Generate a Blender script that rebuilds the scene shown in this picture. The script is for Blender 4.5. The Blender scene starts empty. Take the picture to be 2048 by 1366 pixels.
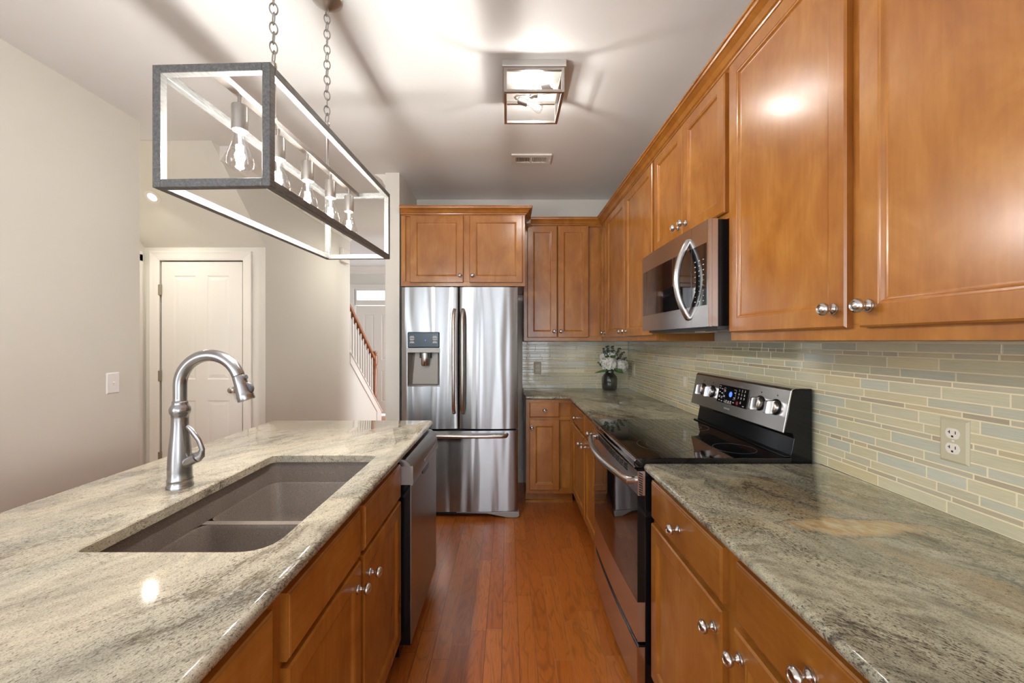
import bpy, bmesh, math, random
from mathutils import Vector, Matrix
random.seed(7)
sc = bpy.context.scene
COL = sc.collection
R = math.radians

# ------------------------------------------------------------------ camera
F_PX, CX, CY, EYE = 810.0, 1016.0, 682.0, 1.372
cam_d = bpy.data.cameras.new('camera')
cam_d.sensor_width = 36.0
cam_d.lens = F_PX / 2048 * 36.0
cam_d.shift_x = (1024 - CX) / 2048
cam_d.shift_y = (CY - 683) / 2048
cam_d.clip_start = 0.02
cam = bpy.data.objects.new('camera', cam_d)
COL.objects.link(cam)
cam.location = (0, 0, EYE)
cam.rotation_euler = (R(90), 0, 0)
sc.camera = cam

# ------------------------------------------------------------------ world, exposure
world = bpy.data.worlds.new('world')
sc.world = world
world.use_nodes = True
wb = world.node_tree.nodes['Background']
wb.inputs[0].default_value = (0.86, 0.93, 1.0, 1)
wb.inputs[1].default_value = 2.6
vs = sc.view_settings
vs.view_transform = 'Standard'
vs.look = 'None'
vs.exposure = 1.3
vs.gamma = 1.0
vs.use_curve_mapping = False
sc.cycles.use_denoising = True
sc.cycles.max_bounces = 9
sc.cycles.diffuse_bounces = 5
sc.cycles.glossy_bounces = 5
sc.cycles.transparent_max_bounces = 12
sc.cycles.sample_clamp_indirect = 5.0
sc.cycles.caustics_reflective = False
sc.cycles.caustics_refractive = False


def area_light(name, loc, rot, sx, sy, power, col):
    l = bpy.data.lights.new(name, 'AREA')
    l.shape = 'RECTANGLE'
    l.size, l.size_y = sx, sy
    l.energy = power
    l.color = col
    o = bpy.data.objects.new(name, l)
    COL.objects.link(o)
    o.location = loc
    o.rotation_euler = rot
    return o


REAR = -3.0
# daylight through the two big windows of the breakfast end behind the camera
area_light('daylight_rear_window', (-1.2, REAR - 0.02, 1.75), (R(90), 0, R(180)), 1.5, 1.2, 42, (0.90, 0.95, 1.0))
area_light('daylight_rear_patio', (0.55, REAR - 0.02, 1.25), (R(90), 0, R(180)), 1.3, 2.2, 18, (0.90, 0.95, 1.0))
# daylight through the dining opening left of the camera; unseen fill light added for the foyer
area_light('daylight_side_window', (-2.33, -1.4, 1.5), (R(90), 0, R(-90)), 1.4, 1.5, 5, (0.94, 0.97, 1.0))
area_light('added_foyer_fill', (1.18, 6.6, 1.5), (R(90), 0, R(90)), 1.2, 1.9, 26, (0.97, 0.98, 1.0))
CH_POWER, CF_POWER = 12.0, 6.5
WARM = (1.0, 0.945, 0.87)


# ------------------------------------------------------------------ materials
def new_mat(name):
    m = bpy.data.materials.new(name)
    m.use_nodes = True
    nt = m.node_tree
    return m, nt, nt.nodes['Principled BSDF']


class N:
    """small node-graph helper"""
    def __init__(s, nt):
        s.nt = nt

    def new(s, typ, **kw):
        n = s.nt.nodes.new(typ)
        for k, v in kw.items():
            if k.startswith('i_'):
                n.inputs[k[2:].replace('_', ' ')].default_value = v
            else:
                setattr(n, k, v)
        return n

    def lk(s, a, b):
        s.nt.links.new(a, b)

    def coord(s, scale=(1, 1, 1), rot=(0, 0, 0), loc=(0, 0, 0), src=None):
        if src is None:
            src = s.new('ShaderNodeNewGeometry').outputs['Position']
        mp = s.new('ShaderNodeMapping')
        mp.inputs['Scale'].default_value = scale
        mp.inputs['Rotation'].default_value = rot
        mp.inputs['Location'].default_value = loc
        s.lk(src, mp.inputs['Vector'])
        return mp.outputs[0]

    def noise(s, vec, scale, detail=4, rough=0.55, dist=0.0):
        n = s.new('ShaderNodeTexNoise')
        s.lk(vec, n.inputs['Vector'])
        n.inputs['Scale'].default_value = scale
        n.inputs['Detail'].default_value = detail
        n.inputs['Roughness'].default_value = rough
        n.inputs['Distortion'].default_value = dist
        return n.outputs['Fac']

    def ramp(s, fac, stops, interp='LINEAR'):
        r = s.new('ShaderNodeValToRGB')
        r.color_ramp.interpolation = interp
        els = r.color_ramp.elements
        while len(els) < len(stops):
            els.new(0.5)
        for e, (p, c) in zip(els, stops):
            e.position = p
            e.color = c if len(c) == 4 else (*c, 1)
        s.lk(fac, r.inputs[0])
        return r.outputs[0]

    def mix(s, fac, a, b, blend='MIX'):
        m = s.new('ShaderNodeMix', data_type='RGBA', blend_type=blend)
        for sock, v in ((m.inputs[0], fac), (m.inputs[6], a), (m.inputs[7], b)):
            if hasattr(v, 'is_linked') or hasattr(v, 'links'):
                s.lk(v, sock)
            elif isinstance(v, (int, float)):
                sock.default_value = v
            else:
                sock.default_value = (*v, 1) if len(v) == 3 else v
        return m.outputs[2]

    def math(s, op, a, b=None, c=None):
        m = s.new('ShaderNodeMath', operation=op)
        for i, v in enumerate((a, b, c)):
            if v is None:
                continue
            if isinstance(v, (int, float)):
                m.inputs[i].default_value = v
            else:
                s.lk(v, m.inputs[i])
        return m.outputs[0]

    def bump(s, h, strength, dist, bsdf):
        b = s.new('ShaderNodeBump')
        b.inputs['Strength'].default_value = strength
        b.inputs['Distance'].default_value = dist
        s.lk(h, b.inputs['Height'])
        s.lk(b.outputs[0], bsdf.inputs['Normal'])


def lin(r, g, b):
    return tuple(((c / 255) / 12.92 if c / 255 <= 0.04045 else ((c / 255 + 0.055) / 1.055) ** 2.4) for c in (r, g, b))


def simple(name, col, rough=0.5, metal=0.0, coat=0.0, spec=0.5):
    m, nt, b = new_mat(name)
    b.inputs['Base Color'].default_value = (*col, 1)
    b.inputs['Roughness'].default_value = rough
    b.inputs['Metallic'].default_value = metal
    b.inputs['Coat Weight'].default_value = coat
    b.inputs['Specular IOR Level'].default_value = spec
    return m


def paint(name, col, rough=0.6, bump=0.05):
    m, nt, b = new_mat(name)
    n = N(nt)
    c = n.coord()
    f = n.noise(c, 1.3, 3)
    col2 = tuple(x * 0.96 for x in col)
    n.lk(n.ramp(f, [(0.3, col2), (0.7, col)]), b.inputs['Base Color'])
    b.inputs['Roughness'].default_value = rough
    n.bump(n.noise(c, 260, 2), bump, 0.002, b)
    return m


def wood(name, dark, mid, light, axis='Z', rough=0.27, coat=0.35):
    m, nt, b = new_mat(name)
    n = N(nt)
    s = {'Z': (1, 1, 0.10), 'Y': (1, 0.10, 1), 'X': (0.10, 1, 1)}[axis]
    info = n.new('ShaderNodeObjectInfo')
    add = n.new('ShaderNodeVectorMath', operation='ADD')
    geo = n.new('ShaderNodeNewGeometry')
    n.lk(geo.outputs['Position'], add.inputs[0])
    off = n.new('ShaderNodeCombineXYZ')
    n.lk(n.math('MULTIPLY', info.outputs['Random'], 7.0), off.inputs[0])
    n.lk(n.math('MULTIPLY', info.outputs['Random'], 3.0), off.inputs[2])
    n.lk(off.outputs[0], add.inputs[1])
    v = add.outputs[0]
    grain = n.noise(n.coord(s, src=v), 75, 5, 0.6, 0.3)
    broad = n.noise(n.coord((1, 1, 0.55), src=v), 6.5, 4, 0.6, 0.8)
    base = n.ramp(broad, [(0.28, dark), (0.5, mid), (0.74, light)])
    g = n.ramp(grain, [(0.30, (0.88, 0.85, 0.80)), (0.65, (1.04, 1.04, 1.04))])
    n.lk(n.mix(0.75, base, g, 'MULTIPLY'), b.inputs['Base Color'])
    b.inputs['Roughness'].default_value = rough
    b.inputs['Coat Weight'].default_value = coat
    b.inputs['Coat Roughness'].default_value = 0.20
    n.bump(grain, 0.05, 0.002, b)
    return m


def floor_mat():
    m, nt, b = new_mat('oak_strip_floor')
    n = N(nt)
    geo = n.new('ShaderNodeNewGeometry')
    sep = n.new('ShaderNodeSeparateXYZ')
    n.lk(geo.outputs['Position'], sep.inputs[0])
    W, L = 0.0757, 0.62
    xs = n.math('DIVIDE', n.math('ADD', sep.outputs[0], 20.012), W)
    row = n.math('FLOOR', xs)
    fx = n.math('FRACT', xs)
    wn = n.new('ShaderNodeTexWhiteNoise', noise_dimensions='1D')
    n.lk(row, wn.inputs['W'])
    ys = n.math('DIVIDE', n.math('ADD', n.math('ADD', sep.outputs[1], 20.0), n.math('MULTIPLY', wn.outputs['Value'], 3.7)), L)
    brd = n.math('FLOOR', ys)
    fy = n.math('FRACT', ys)
    comb = n.new('ShaderNodeCombineXYZ')
    n.lk(row, comb.inputs[0])
    n.lk(brd, comb.inputs[1])
    wn2 = n.new('ShaderNodeTexWhiteNoise', noise_dimensions='2D')
    n.lk(comb.outputs[0], wn2.inputs['Vector'])
    rnd = wn2.outputs['Value']
    add = n.new('ShaderNodeVectorMath', operation='ADD')
    off = n.new('ShaderNodeCombineXYZ')
    n.lk(n.math('MULTIPLY', rnd, 31.0), off.inputs[0])
    n.lk(n.math('MULTIPLY', rnd, 17.0), off.inputs[1])
    n.lk(geo.outputs['Position'], add.inputs[0])
    n.lk(off.outputs[0], add.inputs[1])
    v = add.outputs[0]
    fig = n.noise(n.coord((1, 0.16, 1), src=v), 11, 2, 0.5, 0.9)
    ringv = n.math('FRACT', n.math('MULTIPLY', fig, 8.0))
    rings = n.ramp(ringv, [(0.0, (0.5, 0.5, 0.5)), (0.16, (1, 1, 1)), (0.72, (1, 1, 1)), (1.0, (0.5, 0.5, 0.5))])
    pores = n.ramp(n.noise(n.coord((1, 0.06, 1), src=v), 260, 3, 0.6), [(0.40, (0.78, 0.72, 0.66)), (0.58, (1.05, 1.05, 1.05))])
    base = n.ramp(rnd, [(0.0, (0.37, 0.098, 0.016)), (0.5, (0.44, 0.125, 0.020)), (1.0, (0.50, 0.160, 0.030))])
    c1 = n.mix(0.55, base, rings, 'MULTIPLY')
    c2 = n.mix(0.55, c1, pores, 'MULTIPLY')
    ex = n.math('MINIMUM', fx, n.math('SUBTRACT', 1.0, fx))
    ey = n.math('MINIMUM', fy, n.math('SUBTRACT', 1.0, fy))
    gx = n.math('LESS_THAN', ex, 0.020)
    gy = n.math('LESS_THAN', ey, 0.0016)
    gap = n.math('MAXIMUM', gx, gy)
    wn3 = n.new('ShaderNodeTexWhiteNoise', noise_dimensions='1D')
    n.lk(n.math('ADD', row, 0.5), wn3.inputs['W'])
    gcol = n.ramp(wn3.outputs['Value'], [(0.35, (0.10, 0.028, 0.010)), (0.65, (0.42, 0.17, 0.07))])
    n.lk(n.mix(n.math('MULTIPLY', gap, 0.9), c2, gcol), b.inputs['Base Color'])
    b.inputs['Roughness'].default_value = 0.30
    b.inputs['Coat Weight'].default_value = 0.25
    b.inputs['Coat Roughness'].default_value = 0.18
    hgt = n.math('SUBTRACT', n.math('MULTIPLY', n.noise(n.coord((1, 0.1, 1), src=v), 90, 3), 0.25), gap)
    n.bump(hgt, 0.25, 0.0015, b)
    return m


def granite(name, kind):
    """kind 'dark': grey green slab with ochre; 'cream': pale slab"""
    dk = kind == 'dark'
    m, nt, b = new_mat(name)
    n = N(nt)
    v = n.coord((1, 1, 1), rot=(0, 0, R(56 if dk else -64)))   # x now runs along the drawn-out crystals
    wv = n.new('ShaderNodeTexNoise')
    n.lk(v, wv.inputs['Vector'])
    wv.inputs['Scale'].default_value = 1.9
    wv.inputs['Detail'].default_value = 2
    sub = n.new('ShaderNodeVectorMath', operation='SUBTRACT')
    n.lk(wv.outputs['Color'], sub.inputs[0])
    sub.inputs[1].default_value = (0.5, 0.5, 0.5)
    sc_ = n.new('ShaderNodeVectorMath', operation='SCALE')
    n.lk(sub.outputs[0], sc_.inputs[0])
    sc_.inputs['Scale'].default_value = 0.36
    ad = n.new('ShaderNodeVectorMath', operation='ADD')
    n.lk(v, ad.inputs[0])
    n.lk(sc_.outputs[0], ad.inputs[1])
    w = ad.outputs[0]
    big = n.noise(n.coord((0.6, 1.25, 1), src=w), 3.8, 5, 0.62)
    mid = n.noise(n.coord((0.42, 1.2, 1), src=w), 38, 5, 0.68)
    fleck = n.noise(n.coord((0.42, 1.0, 1), src=v), 270, 3, 0.65)
    grit = n.noise(n.coord((0.7, 1.0, 1), src=v), 520, 2, 0.6)
    cl = n.noise(n.coord((0.5, 1.2, 1), loc=(2, 5, 0), src=w), 6.0, 4, 0.6)
    if dk:
        base = n.ramp(big, [(0.30, lin(130, 132, 116)), (0.45, lin(164, 162, 142)), (0.56, lin(192, 188, 164)), (0.68, lin(156, 154, 135))])
        base = n.mix(n.ramp(mid, [(0.36, (0.55,) * 3), (0.54, (0, 0, 0))]), base, lin(104, 98, 84))
        g2 = n.noise(n.coord((0.5, 1.3, 1), loc=(3, 1, 0), src=w), 3.4, 4)
        base = n.mix(n.ramp(g2, [(0.54, (0, 0, 0)), (0.66, (0.45,) * 3)]), base, lin(188, 156, 104))
        vcol, fcol = lin(72, 62, 48), lin(66, 64, 58)
    else:
        base = n.ramp(big, [(0.30, lin(138, 136, 124)), (0.42, lin(172, 167, 152)), (0.56, lin(190, 181, 162)), (0.70, lin(152, 147, 133))])
        base = n.mix(n.ramp(mid, [(0.34, (0.45,) * 3), (0.50, (0, 0, 0))]), base, lin(128, 122, 110))
        g2 = n.noise(n.coord((0.5, 1.3, 1), loc=(3, 1, 0), src=w), 3.2, 3)
        base = n.mix(n.ramp(g2, [(0.56, (0, 0, 0)), (0.72, (0.35,) * 3)]), base, lin(200, 176, 136))
        vcol, fcol = lin(104, 90, 74), lin(84, 80, 74)
    # dusky clouds of dense mica
    base = n.mix(n.ramp(cl, [(0.52, (0, 0, 0)), (0.70, (0.45,) * 3)]), base, lin(112, 110, 100))
    # veins: thin warped lines broken up by the clouds
    vn = n.noise(n.coord((0.5, 1.3, 1), loc=(7, 2, 0), src=w), 2.4, 6, 0.66)
    line = n.math('ABSOLUTE', n.math('SUBTRACT', vn, 0.5))
    vein = n.ramp(line, [(0.0, (0.85,) * 3), (0.007, (0.35,) * 3), (0.016, (0, 0, 0))])
    vein = n.mix(1.0, vein, n.ramp(cl, [(0.45, (0.05,) * 3), (0.60, (1,) * 3)]), 'MULTIPLY')
    base = n.mix(vein, base, vcol)
    thr = n.math('ADD', n.math('MULTIPLY', cl, 0.42), 0.235 if dk else 0.205)
    fl = n.math('SUBTRACT', thr, fleck)
    fm = n.math('MINIMUM', n.math('MAXIMUM', n.math('MULTIPLY', fl, 26.0), 0.0), 0.82)
    base = n.mix(fm, base, fcol)
    base = n.mix(0.8, base, n.ramp(grit, [(0.38, (0.60,) * 3), (0.52, (1.06,) * 3)]), 'MULTIPLY')
    if dk:
        # one long ochre island in the slab, rimmed by a dark vein
        p = n.coord((1, 1, 0), loc=(-0.86, -0.98, 0))
        pd = n.new('ShaderNodeVectorMath', operation='ADD')
        n.lk(p, pd.inputs[0])
        n.lk(sc_.outputs[0], pd.inputs[1])
        q = n.coord((5.0, 22.0, 0), rot=(0, 0, R(58)), src=pd.outputs[0])
        ln = n.new('ShaderNodeVectorMath', operation='LENGTH')
        n.lk(q, ln.inputs[0])
        d = n.math('ADD', ln.outputs['Value'], n.math('MULTIPLY', n.math('SUBTRACT', mid, 0.5), 1.6))
        d = n.math('ADD', d, n.math('MULTIPLY', n.math('SUBTRACT', cl, 0.5), 1.2))
        patch = n.ramp(d, [(0.75, (0.85,) * 3), (1.1, (0, 0, 0))])
        base = n.mix(patch, base, n.ramp(mid, [(0.38, lin(186, 148, 88)), (0.60, lin(212, 198, 160))]))
        rim = n.ramp(n.math('ABSOLUTE', n.math('SUBTRACT', d, 1.05)), [(0.0, (0.7,) * 3), (0.08, (0, 0, 0))])
        base = n.mix(rim, base, lin(92, 84, 66))
    n.lk(base, b.inputs['Base Color'])
    b.inputs['Roughness'].default_value = 0.055
    b.inputs['Coat Weight'].default_value = 0.0
    b.inputs['Coat Roughness'].default_value = 0.03
    return m


def steel(name, col=(0.60, 0.60, 0.60), rough=0.22, axis='X', wave=0.0, brush=0.10, aniso=0.0):
    m, nt, b = new_mat(name)
    n = N(nt)
    s = {'X': (0.01, 1, 1), 'Y': (1, 0.01, 1), 'Z': (1, 1, 0.01)}[axis]
    br = n.noise(n.coord(s), 900, 2, 0.6)
    n.lk(n.ramp(br, [(0.3, tuple(c * 0.9 for c in col)), (0.7, col)]), b.inputs['Base Color'])
    b.inputs['Metallic'].default_value = 1.0
    b.inputs['Roughness'].default_value = rough
    if aniso:
        b.inputs['Anisotropic'].default_value = aniso
        b.inputs['Anisotropic Rotation'].default_value = 0.25
        tg = n.new('ShaderNodeTangent', direction_type='RADIAL', axis='Z')
        n.lk(tg.outputs[0], b.inputs['Tangent'])
    b1 = n.new('ShaderNodeBump')
    b1.inputs['Strength'].default_value = brush
    b1.inputs['Distance'].default_value = 0.0004
    n.lk(br, b1.inputs['Height'])
    if wave:
        wv = n.noise(n.coord((1, 1, 0.08)), 6.0, 1, 0.4, 0.6)
        b2 = n.new('ShaderNodeBump')
        b2.inputs['Strength'].default_value = 1.0
        b2.inputs['Distance'].default_value = wave
        n.lk(wv, b2.inputs['Height'])
        n.lk(b1.outputs[0], b2.inputs['Normal'])
        n.lk(b2.outputs[0], b.inputs['Normal'])
    else:
        n.lk(b1.outputs[0], b.inputs['Normal'])
    return m


def thin_glass(name, tint=(1, 1, 1), glossy=0.08, rough=0.0):
    m = bpy.data.materials.new(name)
    m.use_nodes = True
    nt = m.node_tree
    nt.nodes.clear()
    n = N(nt)
    out = n.new('ShaderNodeOutputMaterial')
    tr = n.new('ShaderNodeBsdfTransparent')
    tr.inputs[0].default_value = (*tint, 1)
    gl = n.new('ShaderNodeBsdfGlossy')
    gl.inputs['Roughness'].default_value = rough
    fr = n.new('ShaderNodeLayerWeight')
    fr.inputs[0].default_value = 0.35
    mx = n.new('ShaderNodeMixShader')
    n.lk(n.math('ADD', n.math('MULTIPLY', fr.outputs['Facing'], 0.35), glossy * 0.5), mx.inputs[0])
    n.lk(tr.outputs[0], mx.inputs[1])
    n.lk(gl.outputs[0], mx.inputs[2])
    n.lk(mx.outputs[0], out.inputs[0])
    return m


def emit(name, col, strength):
    m, nt, b = new_mat(name)
    b.inputs['Base Color'].default_value = (*col, 1)
    b.inputs['Emission Color'].default_value = (*col, 1)
    b.inputs['Emission Strength'].default_value = strength
    return m


def tile_mat():
    m, nt, b = new_mat('glass_strip_tile')
    n = N(nt)
    at = n.new('ShaderNodeAttribute', attribute_name='tile')
    streak = n.noise(n.coord((0.05, 0.05, 1)), 330, 3, 0.6)
    s = n.ramp(streak, [(0.3, (0.88,) * 3), (0.7, (1.06,) * 3)])
    n.lk(n.mix(0.8, at.outputs['Color'], s, 'MULTIPLY'), b.inputs['Base Color'])
    b.inputs['Roughness'].default_value = 0.22
    b.inputs['Coat Weight'].default_value = 0.8
    b.inputs['Coat Roughness'].default_value = 0.04
    n.bump(n.noise(n.coord(), 26, 2), 0.25, 0.002, b)
    return m


def sink_mat():
    m, nt, b = new_mat('quartz_composite')
    n = N(nt)
    f = n.noise(n.coord(), 700, 2, 0.7)
    n.lk(n.ramp(f, [(0.35, lin(92, 83, 76)), (0.55, lin(122, 112, 104)), (0.72, lin(164, 155, 146))]), b.inputs['Base Color'])
    b.inputs['Roughness'].default_value = 0.42
    return m


def worn_metal():
    m, nt, b = new_mat('weathered_grey_wood_and_metal')
    n = N(nt)
    f = n.noise(n.coord((6, 1, 6)), 30, 4, 0.7)
    n.lk(n.ramp(f, [(0.3, lin(78, 81, 82)), (0.62, lin(110, 110, 108)), (0.85, lin(165, 161, 154))]), b.inputs['Base Color'])
    b.inputs['Roughness'].default_value = 0.5
    b.inputs['Metallic'].default_value = 0.2
    n.bump(f, 0.3, 0.001, b)
    return m


M = {}
M['wall'] = paint('greige_wall_paint', (0.70, 0.685, 0.635))
M['wallk'] = M['wall']
M['ceil'] = paint('ceiling_paint', (0.775, 0.79, 0.80), 0.7)
M['white'] = paint('white_trim_paint', (0.76, 0.735, 0.695), 0.35, 0.01)
M['door'] = paint('white_door_paint', (0.76, 0.74, 0.705), 0.38, 0.01)
wd, wm, wl = (0.30, 0.100, 0.014), (0.375, 0.142, 0.021), (0.45, 0.195, 0.036)
M['wood'] = wood('honey_maple', wd, wm, wl, 'Z')
M['woody'] = wood('honey_maple_along', wd, wm, wl, 'Y')
M['woodx'] = wood('honey_maple_across', wd, wm, wl, 'X')
M['rail'] = wood('stained_oak_rail', (0.20, 0.07, 0.025), (0.28, 0.10, 0.04), (0.34, 0.13, 0.05), 'Z')
M['floor'] = floor_mat()
M['gran_l'] = granite('cream_granite', 'cream')
M['gran_d'] = granite('green_gold_granite', 'dark')
M['tile'] = tile_mat()
M['grout'] = simple('grout', lin(232, 222, 192), 0.8)
M['steel'] = steel('brushed_steel', (0.62, 0.615, 0.61), 0.24, 'X')
M['steelf'] = steel('refrigerator_steel', (0.39, 0.40, 0.41), 0.27, 'X', wave=0.03, aniso=0.85)
M['steely'] = steel('range_steel', (0.64, 0.62, 0.605), 0.24, 'Y')
M['steeld'] = steel('dishwasher_steel', (0.42, 0.415, 0.41), 0.30, 'Y')
M['nickel'] = simple('satin_nickel', (0.60, 0.585, 0.56), 0.22, 1.0)
M['faucet'] = steel('faucet_nickel', (0.40, 0.40, 0.405), 0.27, 'Z')
M['handle'] = simple('warm_steel_handle', (0.55, 0.51, 0.48), 0.25, 1.0)
M['fixture'] = simple('brushed_nickel_fixture', (0.50, 0.475, 0.45), 0.30, 1.0)
M['fixlight'] = simple('satin_fixture_metal', (0.66, 0.635, 0.60), 0.42, 0.75)
M['chain'] = simple('chain_metal', (0.33, 0.32, 0.30), 0.35, 1.0)
M['chand'] = worn_metal()
M['blackglass'] = simple('black_glass', (0.006, 0.006, 0.007), 0.04, 0, 0.5)
M['black'] = simple('black_enamel', (0.006, 0.007, 0.009), 0.16, spec=0.35)
M['blackm'] = simple('matte_black', (0.012, 0.012, 0.012), 0.6)
M['ring'] = simple('burner_print', (0.10, 0.10, 0.10), 0.4)
M['panelblue'] = simple('dispenser_panel', (0.022, 0.045, 0.065), 0.18)
M['recess'] = simple('dispenser_recess', (0.20, 0.185, 0.165), 0.35, 0.4)
M['greyplastic'] = simple('grey_plastic', (0.36, 0.36, 0.36), 0.4)
M['dgrey'] = simple('dark_grey_plastic', (0.08, 0.08, 0.085), 0.45)
M['almond'] = simple('almond_plate', lin(200, 194, 166), 0.4)
M['ivory'] = simple('white_device', lin(236, 230, 220), 0.35)
M['whitepl'] = simple('white_switch', lin(238, 238, 240), 0.35)
M['print'] = simple('white_print', (0.75, 0.75, 0.75), 0.5)
M['blueled'] = emit('blue_display_glow', (0.02, 0.06, 0.9), 2.2)
M['redbtn'] = simple('red_button', (0.22, 0.01, 0.02), 0.3)
M['sink'] = sink_mat()
M['bulb'] = thin_glass('clear_bulb_glass', (0.93, 0.93, 0.93), 0.12)
M['pane'] = thin_glass('window_glass', (0.95, 0.97, 0.97), 0.04)
M['vase'] = thin_glass('smoked_vase_glass', (0.60, 0.61, 0.63), 0.10)
M['filament'] = emit('glowing_filament', (1.0, 0.93, 0.82), 60)
M['led'] = emit('recessed_lamp_glow', (1.0, 0.96, 0.9), 20)
M['petal'] = simple('white_petals', (0.80, 0.80, 0.75), 0.6)
M['leaf'] = simple('green_leaf', (0.05, 0.13, 0.03), 0.45)
M['euca'] = simple('eucalyptus_leaf', (0.030, 0.055, 0.045), 0.5)
M['stem'] = simple('stem', (0.05, 0.08, 0.03), 0.6)
M['brass'] = simple('hinge_metal', (0.42, 0.38, 0.30), 0.35, 1.0)


# ------------------------------------------------------------------ mesh builder
class MB:
    def __init__(s, fn=None):
        s.bm = bmesh.new()
        s.fn = fn or (lambda p: p)
        s.off = False

    def v(s, p):
        return s.bm.verts.new(s.fn(p))

    def f(s, vs_):
        try:
            return s.bm.faces.new(vs_)
        except ValueError:
            return None

    def box(s, x0, x1, y0, y1, z0, z1):
        vs_ = [s.v((x, y, z)) for z in (z0, z1) for x, y in ((x0, y0), (x1, y0), (x1, y1), (x0, y1))]
        for q in ((3, 2, 1, 0), (4, 5, 6, 7), (0, 1, 5, 4), (1, 2, 6, 5), (2, 3, 7, 6), (3, 0, 4, 7)):
            s.f([vs_[i] for i in q])
        return s

    def loft(s, rings, close=False, cap0=True, cap1=True):
        rv = [[s.v(p) for p in r] for r in rings]
        k = len(rv[0])
        for a, b in zip(rv, rv[1:]):
            for i in range(k):
                s.f([a[i], a[(i + 1) % k], b[(i + 1) % k], b[i]])
        if close:
            a, b = rv[-1], rv[0]
            for i in range(k):
                s.f([a[i], a[(i + 1) % k], b[(i + 1) % k], b[i]])
        else:
            if cap0:
                s.f(list(reversed(rv[0])))
            if cap1:
                s.f(rv[-1])
        return s

    def lathe(s, prof, c=(0, 0, 0), axis='Z', seg=24, cap0=True, cap1=True):
        """prof: (radius, height) pairs"""
        rings = []
        for r, h in prof:
            ring = []
            for i in range(seg):
                a = 2 * math.pi * i / seg
                x, y = max(r, 1e-5) * math.cos(a), max(r, 1e-5) * math.sin(a)
                if axis == 'Z':
                    p = (c[0] + x, c[1] + y, c[2] + h)
                elif axis == 'Y':
                    p = (c[0] + x, c[1] + h, c[2] + y)
                else:
                    p = (c[0] + h, c[1] + x, c[2] + y)
                ring.append(p)
            rings.append(ring)
        return s.loft(rings, cap0=cap0, cap1=cap1)

    def tube(s, pts, rad, seg=12, caps=True, sx=1.0):
        pts = [Vector(p) for p in pts]
        if not isinstance(rad, (list, tuple)):
            rad = [rad] * len(pts)
        rings = []
        up = None
        for i, p in enumerate(pts):
            t = (pts[min(i + 1, len(pts) - 1)] - pts[max(i - 1, 0)]).normalized()
            if up is None:
                up = Vector((0, 0, 1)) if abs(t.z) < 0.9 else Vector((1, 0, 0))
            a = t.cross(up).normalized()
            b = a.cross(t).normalized()
            up = b
            rings.append([tuple(p + (a * math.cos(q) * sx + b * math.sin(q)) * rad[i])
                          for q in (2 * math.pi * j / seg for j in range(seg))])
        return s.loft(rings, cap0=caps, cap1=caps)

    def prism(s, poly, axis, a, b):
        """poly of 2D points in the plane across the axis (X: (y,z), Y: (x,z), Z: (x,y))"""
        def P(p, h):
            return {'X': (h, p[0], p[1]), 'Y': (p[0], h, p[1]), 'Z': (p[0], p[1], h)}[axis]
        return s.loft([[P(p, a) for p in poly], [P(p, b) for p in poly]])

    def rects(s, a0, a1, z0, z1, steps):
        """steps: (inset, depth) rings in face space (a, d, z)"""
        rings = []
        for i, d in steps:
            rings.append([(a0 + i, d, z0 + i), (a1 - i, d, z0 + i), (a1 - i, d, z1 - i), (a0 + i, d, z1 - i)])
        return s.loft(rings)

    def torus(s, c, R1, r, n=16, m=6, M4=None, sy=1.0):
        rings = []
        for i in range(n):
            a = 2 * math.pi * i / n
            ring = []
            for j in range(m):
                q = 2 * math.pi * j / m
                p = Vector(((R1 + r * math.cos(q)) * math.cos(a), (R1 + r * math.cos(q)) * math.sin(a) * sy, r * math.sin(q)))
                if M4:
                    p = M4 @ p
                ring.append(tuple(p + Vector(c)))
            rings.append(ring)
        return s.loft(rings, close=True)

    def build(s, name, mat, parent=None, smooth=None, bevel=0.0, seg=2, origin=None, mats=None):
        bmesh.ops.recalc_face_normals(s.bm, faces=s.bm.faces[:])
        o = Vector(origin) if origin is not None else (Vector(parent.get('_o', (0, 0, 0))) if parent else None)
        if o is None:
            zs = [v.co for v in s.bm.verts]
            o = Vector((sum(c.x for c in zs) / len(zs), sum(c.y for c in zs) / len(zs), min(c.z for c in zs)))
        bmesh.ops.translate(s.bm, verts=s.bm.verts[:], vec=-o)
        me = bpy.data.meshes.new(name)
        s.bm.to_mesh(me)
        s.bm.free()
        for mm in (mats or [mat]):
            me.materials.append(mm)
        ob = bpy.data.objects.new(name, me)
        COL.objects.link(ob)
        if smooth:
            me.shade_smooth()
            me.set_sharp_from_angle(angle=R(smooth))
        if bevel:
            md = ob.modifiers.new('edge', 'BEVEL')
            md.width = bevel
            md.segments = seg
            md.limit_method = 'ANGLE'
            md.angle_limit = R(35)
        if parent:
            ob.parent = parent
            ob['_o'] = tuple(o)
        else:
            ob.location = o
            ob['_o'] = tuple(o)
        return ob


def tag(o, label=None, cat=None, group=None, kind=None):
    for k, v in (('label', label), ('category', cat), ('group', group), ('kind', kind)):
        if v:
            o[k] = v
    return o


def thing(name, label, cat, loc, group=None):
    o = bpy.data.objects.new(name, None)
    COL.objects.link(o)
    o.location = loc
    o.empty_display_size = 0.1
    o['_o'] = tuple(loc)
    return tag(o, label, cat, group)


def struct(mb, name, mat, **kw):
    return tag(mb.build(name, mat, **kw), kind='structure')


def B(*boxes, fn=None):
    mb = MB(fn)
    for b in boxes:
        mb.box(*b)
    return mb


def faceL(X):      # fronts that look towards -X (right-hand run)
    return lambda p: (X - p[1], p[0], p[2])


def faceR(X):      # fronts that look towards +X (island)
    return lambda p: (X + p[1], p[0], p[2])


def faceF(Y):      # fronts that look towards the camera
    return lambda p: (p[0], Y - p[1], p[2])


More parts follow.
